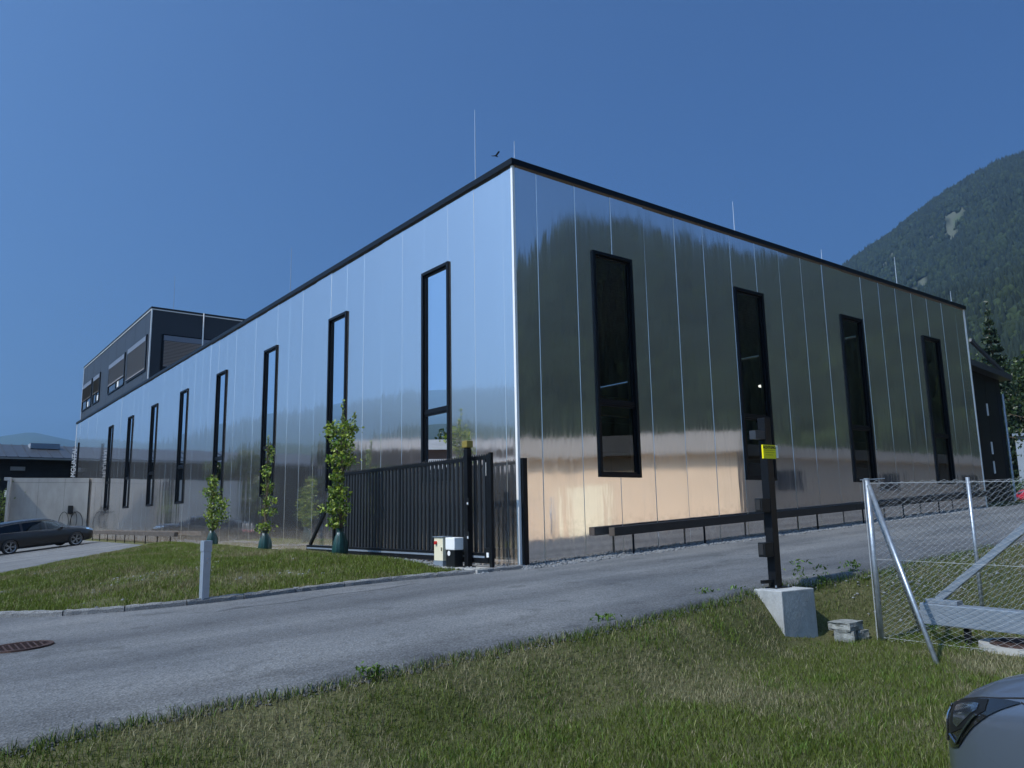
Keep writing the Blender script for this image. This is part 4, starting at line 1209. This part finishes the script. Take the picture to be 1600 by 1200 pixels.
# ------------------------------------------------------------------ grass and gravel
def blades(name, X, Y, h0, h1, wd, cols, label, lean=.55, zf=ground):
    n = len(X); Z = zf(X, Y) - .004
    a = rng.uniform(0, 2 * math.pi, n); hgt = rng.uniform(h0, h1, n)
    ln = hgt * rng.uniform(.1, lean, n); b = rng.uniform(0, 2 * math.pi, n)
    cx_, sx_ = np.cos(a) * wd / 2, np.sin(a) * wd / 2
    lx, ly = np.cos(b) * ln, np.sin(b) * ln
    V = np.empty((n, 5, 3))
    V[:, 0] = np.stack([X - cx_, Y - sx_, Z], 1); V[:, 1] = np.stack([X + cx_, Y + sx_, Z], 1)
    V[:, 2] = np.stack([X + cx_ * .7 + lx * .4, Y + sx_ * .7 + ly * .4, Z + hgt * .6], 1); V[:, 3] = np.stack([X - cx_ * .7 + lx * .4, Y - sx_ * .7 + ly * .4, Z + hgt * .6], 1)
    V[:, 4] = np.stack([X + lx, Y + ly, Z + hgt * .95], 1)
    i = np.arange(n) * 5
    F = np.concatenate([np.stack([i, i + 1, i + 2], 1), np.stack([i, i + 2, i + 3], 1), np.stack([i + 3, i + 2, i + 4], 1)])
    return tag(big(name, V.reshape(-1, 3), F, 'blade', None, np.repeat(cols, 5, axis=0)), label, 'grass', kind='stuff')
def grass_cols(X, Y, g1, g2, dry, k_dry=.5, s=1.0, seed=0):
    n = len(X); f = fbm(X, Y, .9 * s, 4, seed); q = fbm(X, Y, 2.6 * s, 3, seed + 9)
    t = rng.random(n)[:, None]
    c = np.array(g1) * t + np.array(g2) * (1 - t)
    pd = np.clip((f - .42) * 4.5 * k_dry + (q - .5) * 1.6, .08, .92)
    m = rng.random(n) < pd
    c[m] = np.array(dry) * rng.uniform(.6, 1.3, (m.sum(), 1))
    return c * rng.uniform(.7, 1.25, (n, 1)), f, q
# lawn before the road
n = 430000
r_ = rng.uniform(3.2, 17, n); az = np.radians(rng.uniform(8, 88, n))
X = CAM.x + r_ * np.cos(az); Y = CAM.y + r_ * np.sin(az)
ok = (Y < y_near(X) - .01) & (X > -12) & ~((np.abs(X + .2) < .33) & (np.abs(Y + 5.44) < .36)) & (np.hypot(X - mh[0], Y - mh[1]) > .46)
X, Y = X[ok], Y[ok]
ok = rng.random(len(X)) < np.clip(.35 + 1.1 * fbm(X, Y, 1.9, 3, 3), 0, 1) - .25 * (y_near(X) - Y < .25)
X, Y = X[ok], Y[ok]
c, f_, q_ = grass_cols(X, Y, (.125, .165, .026), (.08, .105, .02), (.25, .23, .13), .72)
tallm = np.where(q_ < .42, 1.5, .8) * np.where(f_ > .55, .75, 1.0)
lawn = blades('lawn_grass', X, Y, .025, .075, .0055, c, 'short dry mown lawn in front of the road', .9)
# scatter of taller green tufts
def tufts(name, centres, per, rad, h0, h1, col, label, wd=.007):
    n = len(centres) * per; C = np.repeat(np.array(centres), per, axis=0) + rng.normal(0, rad, (n, 2))
    m = (C[:, 1] < y_near(C[:, 0]) + .03) | (C[:, 1] > y_far(C[:, 0]) + .1)
    C = C[m]; n = len(C)
    return blades(name, C[:, 0], C[:, 1], h0, h1, wd, leaf_cols(n, col, .4, (.24, .26, .09), .08), label, .8)
tc = []
while len(tc) < 230:
    rr_, aa = random.uniform(3.4, 13), R(random.uniform(12, 85)); x, y = CAM.x + rr_ * math.cos(aa), CAM.y + rr_ * math.sin(aa)
    if y < float(y_near(x)) - .02 and float(fbm(x, y, .9, 4, 0)) < .55: tc.append((x, y))
tufts('lawn_tufts', tc, 40, .09, .035, .095, (.09, .145, .02), 'brighter green tufts dotted over the mown lawn')
ed = [(x, float(y_near(x)) - abs(random.gauss(0, .05))) for x in np.arange(-8.4, 6, .06)]
tufts('verge_tufts', ed, 16, .04, .03, .11, (.075, .12, .02), 'ragged grass fringe along the near road edge')
# island grass
n = 420000
X = rng.uniform(-9.6, -.8, n); Y = rng.uniform(-.2, 23.4, n)
d = np.minimum(Y - y_far(X), (X - x_left(Y)) * .8)
ok = (d > .09) & ((X < -1.15) | (Y > 3.4)) & ((Y > 3.35) | (X < -1.2)) & (X < np.where(Y > 3.3, -1.05, -1.2))
ok &= rng.random(n) < np.clip(-.75 + 3.2 * fbm(X, Y, 1.1, 4, 21), .03, 1) * np.clip(1.25 - Y / 34, .4, 1)
X, Y = X[ok], Y[ok]
c, f_, q_ = grass_cols(X, Y, (.13, .18, .022), (.085, .115, .016), (.22, .20, .10), .55, .8, 4)
blades('island_grass', X, Y, .03, .10, .009, c, 'sunlit grass on the island before the left facade', .8)
# broad weeds at the verge and by the block
wd_ = thing('verge_weeds', 'leafy weeds at the road edge beside the latch post', 'weeds')
C = []
for x, y, k, hh in ((-3.2, -5.5, 60, .12), (-1.15, -5.15, 40, .14), (.5, -5.35, 50, .3), (.75, -5.5, 40, .22), (1.55, -5.5, 70, .2), (-.75, -5.3, 30, .1), (-5.9, -5.65, 50, .1), (1.4, -6.6, 40, .14)):
    C.append(np.column_stack([rng.normal(x, .07, k), rng.normal(y, .05, k), gz(x, y) + rng.uniform(.01, hh, k)]))
C = np.concatenate(C); leaf_mesh('leaves', C, .06, leaf_cols(len(C), (.09, .16, .025)), 'leaf', wd_, .8, .4)

def stones(name, X, Y, Z, s0, s1, label, mat='gravel'):
    ico = np.array([(0, 0, 1), (.894, 0, .447), (.276, .851, .447), (-.724, .526, .447), (-.724, -.526, .447), (.276, -.851, .447), (.724, .526, -.447), (-.276, .851, -.447), (-.894, 0, -.447), (-.276, -.851, -.447), (.724, -.526, -.447), (0, 0, -1)])
    fi = np.array([(0, 1, 2), (0, 2, 3), (0, 3, 4), (0, 4, 5), (0, 5, 1), (1, 6, 2), (2, 7, 3), (3, 8, 4), (4, 9, 5), (5, 10, 1), (6, 7, 2), (7, 8, 3), (8, 9, 4), (9, 10, 5), (10, 6, 1)])
    n = len(X); V = ico[None] * rng.uniform(.65, 1.25, (n, 12, 1)) * (rng.uniform(s0, s1, n)[:, None, None]) * np.stack([rng.uniform(.8, 1.3, n), rng.uniform(.8, 1.3, n), rng.uniform(.5, .9, n)], 1)[:, None]
    V = V + np.stack([X, Y, Z], 1)[:, None]
    F = (fi[None] + (np.arange(n) * 12)[:, None, None]).reshape(-1, 3)
    return tag(big(name, V.reshape(-1, 3), F, mat), label, 'gravel', kind='stuff')
X = rng.uniform(-.3, 19.5, 7500); Y = rng.uniform(-.62, .02, 7500); Y = np.where(rng.random(7500) < .1, Y - .12, Y)
stones('gravel', X, Y, asph(X, Y) - .015 + rng.uniform(0, .03, 7500), .014, .034, 'grey gravel strip at the foot of the right facade')
X = rng.uniform(-1.2, 0, 9000); Y = -.35 + 24 * rng.random(9000) ** 1.4
stones('gravel', X, Y, np.maximum(ground(X, Y), asph(X, Y) - .03) + .0 + rng.uniform(0, .035, 9000), .014, .036, 'grey gravel strip between trees and left facade')
X = rng.uniform(-8.5, 9, 4200); Y = y_near(X) - np.abs(rng.normal(0, .045, 4200)) + .0
stones('gravel', X, Y, np.minimum(ground(X, Y), asph(X, Y)) - .002, .005, .016, 'crumbled stones along the near road edge', 'dark_stone')
X = rng.uniform(1.0, 9, 260); Y = y_near(X) - rng.uniform(.05, .8, 260) ** 1.5
stones('rubble', X, Y, ground(X, Y) + .002, .010, .03, 'loose rubble on the bank behind the fence')
kk = 2600; X = rng.uniform(-8, -1.6, kk); Y = rng.uniform(.6, 9, kk); ok = fbm(X, Y, 1.1, 4, 21) < .36
stones('rubble', X[ok], Y[ok], ground(X[ok], Y[ok]) - .006, .008, .035, 'pale stones lying bare on the grass island')

# ------------------------------------------------------------------ trees
def broad_tree(name, loc, h, r, label, base=(.045, .075, .018), n=5200, leaf=.34, group=None, bright=(.10, .14, .03)):
    t = thing(name, label, 'tree', loc, group=group)
    MB().tube([(0, 0, -.5), (.1, .05, h * .3), (0, .1, h * .7)], [h * .022, h * .017, h * .006], 8).build('trunk', 'bark', t)
    mb = MB()
    C = []; k = 26
    for i in range(k):
        a = random.uniform(0, 6.28); zz = random.uniform(.22, .93); rad = r * math.sqrt(max(.05, 1 - ((zz - .5) / .52) ** 2)) * random.uniform(.35, .95)
        c = np.array([math.cos(a) * rad, math.sin(a) * rad, zz * h]); s = r * random.uniform(.24, .42)
        mb.tube([(0, 0, zz * h * .7), tuple(c * .6 + np.array([0, 0, zz * h * .3])), tuple(c)], [h * .007, h * .005, h * .002], 4)
        m = n // k; p = rng.normal(size=(m, 3)); p /= np.linalg.norm(p, axis=1)[:, None]
        C.append(c + p * s * rng.uniform(.45, 1.05, (m, 1)) * np.array([1, 1, .8]))
    mb.build('branches', 'bark', t)
    C = np.concatenate(C); leaf_mesh('crown', C, leaf, leaf_cols(len(C), base, .4, bright, .18), 'leaf', t, .4, .7)
    return t
def spruce(name, loc, h, r, label, n=5200, group=None):
    t = thing(name, label, 'tree', loc, group=group)
    MB().tube([(0, 0, -.5), (0, 0, h * .5), (0, 0, h * .98)], [h * .016, h * .011, .02], 8).build('trunk', 'bark', t)
    zz = 1 - np.sqrt(rng.uniform(0, 1, n)) * .9; zz = np.where(zz < .1, .1, zz)
    tier = np.round(zz * 22) / 22 + rng.normal(0, .006, n)
    a = rng.uniform(0, 6.283, n); lobes = .75 + .35 * np.abs(np.sin(a * 4.5 + tier * 60))
    q = rng.uniform(.15, 1, n) ** .6; rad = r * (1.02 - tier) * q * lobes
    C = np.column_stack([np.cos(a) * rad, np.sin(a) * rad, tier * h - rad * .28])
    leaf_mesh('crown', C, h * .028, leaf_cols(n, (.022, .042, .02), .35, (.05, .075, .03), .15), 'leaf', t, -.3, .5)
    return t
def polar(az, d):
    return (CAM.x + d * math.cos(R(az)), CAM.y + d * math.sin(R(az)))
grp = 'trees behind the annex'
for k, (a, d_, h, r, lab) in enumerate((
        (22.6, 104, 17, 5.5, 'broad green tree nearest the annex roof edge'), (20.6, 108, 17, 6, 'round green tree above the red car'),
        (21.6, 118, 20, 6.0, 'taller green tree rising behind the round one'), (18.8, 112, 17, 6, 'dark green tree at the right picture edge'),
        (24.2, 92, 14, 5, 'green tree mostly hidden behind the hall corner'), (16.5, 72, 14, 5.5, 'green tree just beyond the right picture edge'))):
    x, y = polar(a, d_); broad_tree('broad_tree', (x, y, 1.0), h, r, lab, group=grp, base=((.040, .068, .016), (.028, .050, .015))[k % 2], bright=(.07, .105, .025))
x, y = polar(20.4, 100); spruce('spruce_tree', (x, y, 1.2), 22, 4.0, 'tall spruce with bare upper trunk standing above the broadleaf trees')
x, y = polar(22.6, 98); spruce('spruce_tree', (x, y, 1.2), 21.0, 3.6, 'dark spruce next to the right end of the hall')
x, y = polar(18.0, 105); spruce('spruce_tree', (x, y, 1.2), 23, 4.4, 'spruce cut by the right picture edge')
for k, (a, d_, lab) in enumerate(((20.4, 80, 'low green bush left behind the red car'), (19.0, 79, 'low green bush right behind the red car'))):
    x, y = polar(a, d_)
    t = thing('bush', lab, 'bush', (x, y, 1.1)); p = rng.normal(size=(700, 3)) * np.array([.9, .9, .6]) + np.array([0, 0, 1.1])
    MB().tube([(0, 0, -.3), (0, 0, 1.2)], [.05, .02], 5).build('stem', 'bark', t); leaf_mesh('crown', p, .25, leaf_cols(700, (.06, .10, .02)), 'leaf', t)
lb = thing('low_building', 'low pale grey building behind the bushes at the right edge', 'building', (*polar(18.4, 92), 0), R(20))
MB().box(-4, 4, -5.0, 2.2, 0, 7.4).build('wall', 'far_grey', lb); MB().box(-4.3, 4.3, -5.3, 2.4, 7.4, 7.65).build('roof', 'grey_paint', lb)
for y in (-2.2, -.6): MB().box(-4.03, -3.99, y, y + 1.1, 2.4, 3.8).build('window', 'house_glass', lb)

# ------------------------------------------------------------------ buildings across the road, seen in the mirror facades
VC = Vector((CAM.x, -CAM.y))
def vpolar(az, d):     # place seen mirrored in the right facade
    return (VC.x + d * math.cos(R(az)), VC.y + d * math.sin(R(az)))
yx = np.concatenate([np.arange(9, 40, 1.0), np.arange(40, 96, 4.0)]); yy = np.arange(-34, -9.4, .8)
YX, YY = np.meshgrid(yx, yy); yi = np.arange(YX.size).reshape(YX.shape)
pmat('paving', (.52, .42, .31), .85, var=.06, scale=.8)
tag(big('paved_yard', np.stack([YX, YY, ground(YX, YY) + .05], -1).reshape(-1, 3), np.stack([yi[:-1, :-1], yi[:-1, 1:], yi[1:, 1:], yi[1:, :-1]], -1).reshape(-1, 4), 'paving', smooth=True), 'pale paved yard before the halls across the road', kind='structure')
bb = thing('beige_hall', 'beige rendered hall with grey roof band across the road', 'building', (*vpolar(-53, 41), 0), R(52))
MB().box(-6.5, 11.6, -9, 0, -1.2, 3.75).build('wall', 'beige_wall', bb)
MB().box(-6.9, 12.0, -9.4, .5, 3.75, 4.75).build('roof_band', 'grey_roof', bb)
for x in np.arange(-6, 9.4, 1.9): MB().box(x - .012, x + .012, -.004, .01, -1, 3.74).build('panel_joint', 'grey_roof', bb)
f = MB().box(3.2, 5.2, -.02, .02, -.4, 2.3).build('door', 'cream_board', bb)
g2 = thing('brown_hall', 'long grey-brown industrial hall across the road behind the camera', 'building', (*vpolar(-39.2, 45), 0), R(4))
MB().box(0, 62, -14, 0, -1.2, 4.1).build('wall', 'brown_wall', g2); MB().box(-.4, 62.4, -14.4, .35, 4.1, 4.75).build('roof_band', 'grey_roof', g2)
for k in range(12): MB().box(2.5 + k * 5, 2.53 + k * 5, -.01, .006, -1, 4.09).build('panel_joint', 'grey_roof', g2)
for k in range(5): MB().box(6 + k * 11, 9 + k * 11, -.03, .01, 2.1, 3.3).build('window', 'house_glass', g2)
WC = Vector((-CAM.x, CAM.y))
def wpolar(az, d): return (WC.x + d * math.cos(R(az)), WC.y + d * math.sin(R(az)))
def block(az, d, wd, dp, h, mat, rz, label, roof='grey_roof'):
    t = thing('town_house', label, 'building', (*wpolar(az, d), -.8), R(rz), 'buildings beyond the car park')
    MB().box(-wd / 2, wd / 2, -dp / 2, dp / 2, 0, h).build('wall', mat, t); MB().prism([(-dp / 2 - .5, h), (0, h + 1.4), (dp / 2 + .5, h)], -wd / 2 - .4, wd / 2 + .4, 'X').build('roof', roof, t)
    for k in range(int(wd / 3)):
        for z in np.arange(1.2, h - 1.5, 2.8):
            f = MB().box(-wd / 2 + 1 + k * 3, -wd / 2 + 2.3 + k * 3, -dp / 2 - .04, -dp / 2, z, z + 1.4).build('window', 'house_glass', t)
block(121, 74, 16, 10, 7.5, 'brick_brown', 30, 'brown building with pitched roof beyond the car park')
block(126.5, 62, 10, 9, 4.8, 'anthracite', 35, 'dark low shed beyond the car park')
block(112, 95, 22, 12, 7.2, 'far_grey', 20, 'pale grey workshop beyond the car park')
block(104, 90, 14, 10, 5.2, 'brick_brown', 10, 'small brown house beyond the car park')
tg = 'trees beyond the car park'
for k, (a, d_, h) in enumerate(((108, 60, 7), (115.5, 70, 9), (118, 48, 5), (124, 90, 12), (128, 84, 11), (101, 100, 10))):
    x, y = wpolar(a, d_); broad_tree('broad_tree', (x, y, -.8), h, h * .36, ('young maple', 'tall ash', 'small apple tree', 'old lime tree', 'wide oak', 'distant poplar')[k] + ' beyond the car park, outside the picture', n=1800, leaf=.5, group=tg)

# ------------------------------------------------------------------ mountains
def ridge(az, tab):
    return np.interp(az, [t[0] for t in tab], [t[1] for t in tab])
MASS = [(-125, 2), (-110, 6), (-80, 12), (-60, 15), (-52, 17.2), (-49, 20.0), (-47, 21.4), (-44, 21), (-40, 20.4), (-36, 18.9), (-32, 17.8), (-24, 18.5), (-12, 20), (0, 21), (10, 22.2), (18.9, 21.4), (22.3, 19.5), (26, 17.3), (29.5, 15.5), (36, 11.5), (45, 7.5), (54, 3.0)]
def mass_h(az, r):
    r1 = np.interp(az, [-60, -20, 10, 30], [1350, 1500, 2900, 3000]); r0 = np.interp(az, [-60, -20, 10, 30], [170, 190, 330, 420])
    h = np.tan(np.radians(ridge(az, MASS))) * r1
    t = np.clip((r - r0) / (r1 - r0), 0, 1.6)
    x, y = r * np.cos(np.radians(az)), r * np.sin(np.radians(az))
    prof = np.where(t <= 1, .62 * t + .38 * t * t, 1 - (t - 1) * 1.2)
    rel = np.clip(t * 3, 0, 1)
    nz = (fbm(x, y, 1 / 420, 4, 31) - .5) * .17 + (fbm(x, y, 1 / 90, 3, 41) - .5) * .035
    return h * (prof + nz * rel * np.clip(1.15 - np.abs(t - .5) * 1.5, .12, 1)) - 2
def clear_mask(az, r):
    u = az * r / 57.3
    a = fbm(u, r * .3, 1 / 48, 3, 77); b = fbm(u, r, 1 / 22, 3, 99)
    return (a > .655) & (b > .50)
def slope_mesh(name, fn, az0, az1, daz, radii, label, colf):
    A = np.arange(az0, az1 + 1e-6, daz); AA, RR = np.meshgrid(A, radii); ZZ = fn(AA, RR)
    X = CAM.x + RR * np.cos(np.radians(AA)); Y = CAM.y + RR * np.sin(np.radians(AA))
    n, m = AA.shape; ii = np.arange(n * m).reshape(n, m)
    F = np.stack([ii[:-1, :-1], ii[:-1, 1:], ii[1:, 1:], ii[1:, :-1]], -1).reshape(-1, 4)
    return tag(big(name, np.stack([X, Y, ZZ], -1).reshape(-1, 3), F, 'slope', None, colf(AA.ravel(), RR.ravel(), X.ravel(), Y.ravel()), True), label, kind='structure')
def mass_col(a, r, x, y):
    c = np.tile(np.array([.016, .022, .013]), (len(a), 1)) * (0.7 + .6 * fbm(x, y, 1 / 60, 3, 8))[:, None]
    m = clear_mask(a, r); g = fbm(x, y, 1 / 110, 2, 55)[:, None]
    cl = np.where(g > .5, np.array([.085, .095, .07]), np.array([.05, .075, .03]))
    c[m] = cl[m]
    return c
slope_mesh('mountain', mass_h, -125, 54, .25, np.concatenate([np.geomspace(165, 1300, 46), np.linspace(1330, 3900, 74)]), 'steep wooded mountain rising behind the hall', mass_col)
HILL = [(54, 4.0), (60, 4.6), (76, 5.0), (80, 4.9), (82, 5.3), (84.2, 5.75), (86, 5.35), (92, 5.6), (99, 5.4), (103, 5.2), (107, 6.6), (110, 7.3), (113, 7.8), (116, 8.4), (120, 9.0), (125, 9.3), (128, 9.5), (137, 10), (150, 8), (170, 7), (200, 6), (235, 4)]
def hill_h(az, r):
    h = np.tan(np.radians(ridge(az, HILL))) * 9000
    t = (r - 3200) / 5800; x, y = r * np.cos(np.radians(az)), r * np.sin(np.radians(az))
    return h * (np.where(t < 1, t ** .9 if False else np.clip(t, 0, 1), 1 - (t - 1) * 1.5) + (fbm(x, y, 1 / 1500, 4, 3) - .5) * .16 * np.clip(1.1 - np.abs(t - .55) * 1.6, .1, 1)) - 8
def hill_col(a, r, x, y):
    return np.tile(np.array([.03, .045, .022]), (len(a), 1)) * (0.6 + .8 * fbm(x, y, 1 / 300, 4, 8))[:, None]
slope_mesh('far_hills', hill_h, 48, 236, .5, np.linspace(3200, 10500, 44), 'far blue hills across the valley', hill_col)
NEAR = [(88, .3), (96, 2.2), (104, 3.8), (109, 5.6), (114, 5.2), (119, 6.6), (124, 7.0), (130, 6.2), (140, 7.4), (160, 4), (185, .3)]
def near_h(az, r):
    h = np.tan(np.radians(ridge(az, NEAR))) * 2300
    t = (r - 1200) / 1100; x, y = r * np.cos(np.radians(az)), r * np.sin(np.radians(az))
    return h * (np.where(t < 1, np.clip(t, 0, 1), 1 - (t - 1) * 1.6) + (fbm(x, y, 1 / 300, 4, 13) - .5) * .2 * np.clip(1.1 - np.abs(t - .55) * 1.6, .2, 1)) - 4
slope_mesh('wooded_ridge', near_h, 88, 185, .35, np.linspace(1200, 3000, 40), 'nearer wooded ridge across the valley', hill_col)

def forest(name, az0, az1, r0, r1, n, h0, h1, label, pw=1.0):
    az = rng.uniform(az0, az1, n); r = r0 + (r1 - r0) * rng.random(n) ** pw
    keep = ~clear_mask(az, r); az, r = az[keep], r[keep]; n = len(az)
    X = CAM.x + r * np.cos(np.radians(az)); Y = CAM.y + r * np.sin(np.radians(az)); Z = mass_h(az, r) - 1.5
    con = rng.random(n) < np.clip(.2 + .7 * fbm(X, Y, 1 / 160, 3, 61), 0, 1)
    H = rng.uniform(h0, h1, n) * np.where(con, 1, .75); W = np.where(con, .17, .34) * H * rng.uniform(.8, 1.25, n)
    # rings: base, shoulder, tip
    k = 6; a = np.arange(k) / k * 2 * np.pi
    V = np.empty((n, 2 * k + 1, 3)); ph = rng.uniform(0, 6.28, n)
    for ring, (zr, wr_c, wr_d) in enumerate(((.12, 1, .75), (.52, .56, 1.05))):
        ww = W * np.where(con, wr_c, wr_d)
        jit = rng.uniform(.75, 1.25, (n, k))
        V[:, ring * k:(ring + 1) * k, 0] = X[:, None] + np.cos(a[None] + ph[:, None]) * ww[:, None] * jit
        V[:, ring * k:(ring + 1) * k, 1] = Y[:, None] + np.sin(a[None] + ph[:, None]) * ww[:, None] * jit
        V[:, ring * k:(ring + 1) * k, 2] = (Z + H * zr)[:, None] + rng.uniform(-.06, .06, (n, k)) * H[:, None]
    V[:, 2 * k] = np.stack([X, Y, Z + H * np.where(con, 1, .86)], 1)
    i = (np.arange(n) * (2 * k + 1))[:, None]; j = np.arange(k)[None]; j2 = (j + 1) % k
    F = np.concatenate([np.stack([i + j, i + j2, i + k + j2], -1).reshape(-1, 3), np.stack([i + j, i + k + j2, i + k + j], -1).reshape(-1, 3),
                        np.stack([i + k + j, i + k + j2, i + 2 * k + 0 * j], -1).reshape(-1, 3)])
    c = np.where(con[:, None], np.array([.014, .021, .014]), np.array([.023, .034, .015])) * rng.uniform(.65, 1.4, (n, 1))
    return tag(big(name, V.reshape(-1, 3), F, 'far_tree', None, np.repeat(c, 2 * k + 1, axis=0)), label, 'forest', kind='stuff')
forest('mountain_forest', 14, 37, 800, 3000, 36000, 15, 27, 'dense forest covering the mountain behind the hall', .75)
forest('mountain_forest', 10, 38, 340, 900, 7000, 14, 24, 'forest at the foot of the mountain on the right')
forest('mountain_forest', -62, -12, 180, 1400, 26000, 14, 25, 'forest on the slope across the road', .7)

# bird
bd = thing('bird', 'small dark bird gliding above the roof corner', 'bird', (26.9, 36.7, 29.9))
MB().tube([(-.2, 0, 0), (0, 0, .03), (.22, 0, 0)], [.02, .07, .02], 6).build('body', 'bird_black', bd)
MB().bar((0, 0, .03), (-.05, .5, .2), .16, .02).build('wing', 'bird_black', bd); MB().bar((0, 0, .03), (-.05, -.5, .2), .16, .02).build('wing', 'bird_black', bd)

# ------------------------------------------------------------------ haze
HZ = 1.0e-4
m = bpy.data.materials.new('haze_air'); m.use_nodes = True
t = m.node_tree; t.nodes.clear()
pv = t.nodes.new('ShaderNodeVolumePrincipled'); pv.inputs['Density'].default_value = HZ
pv.inputs['Color'].default_value = (.42, .68, 1.0, 1); pv.inputs['Anisotropy'].default_value = .5
om = t.nodes.new('ShaderNodeOutputMaterial'); t.links.new(pv.outputs[0], om.inputs['Volume'])
hx0, hx1, hy0, hy1 = gx[0] - 200, gx[-1] + 200, gy[0] - 200, gy[-1] + 200
hz = MB().box(hx0, hx1, hy0, hy1, -40, 1900).build('haze', m)
tag(hz, 'thin blue summer haze filling the valley', 'haze', kind='stuff')
for o in list(bpy.data.objects):
    if o.name == 'haze': o.display_type = 'WIRE'
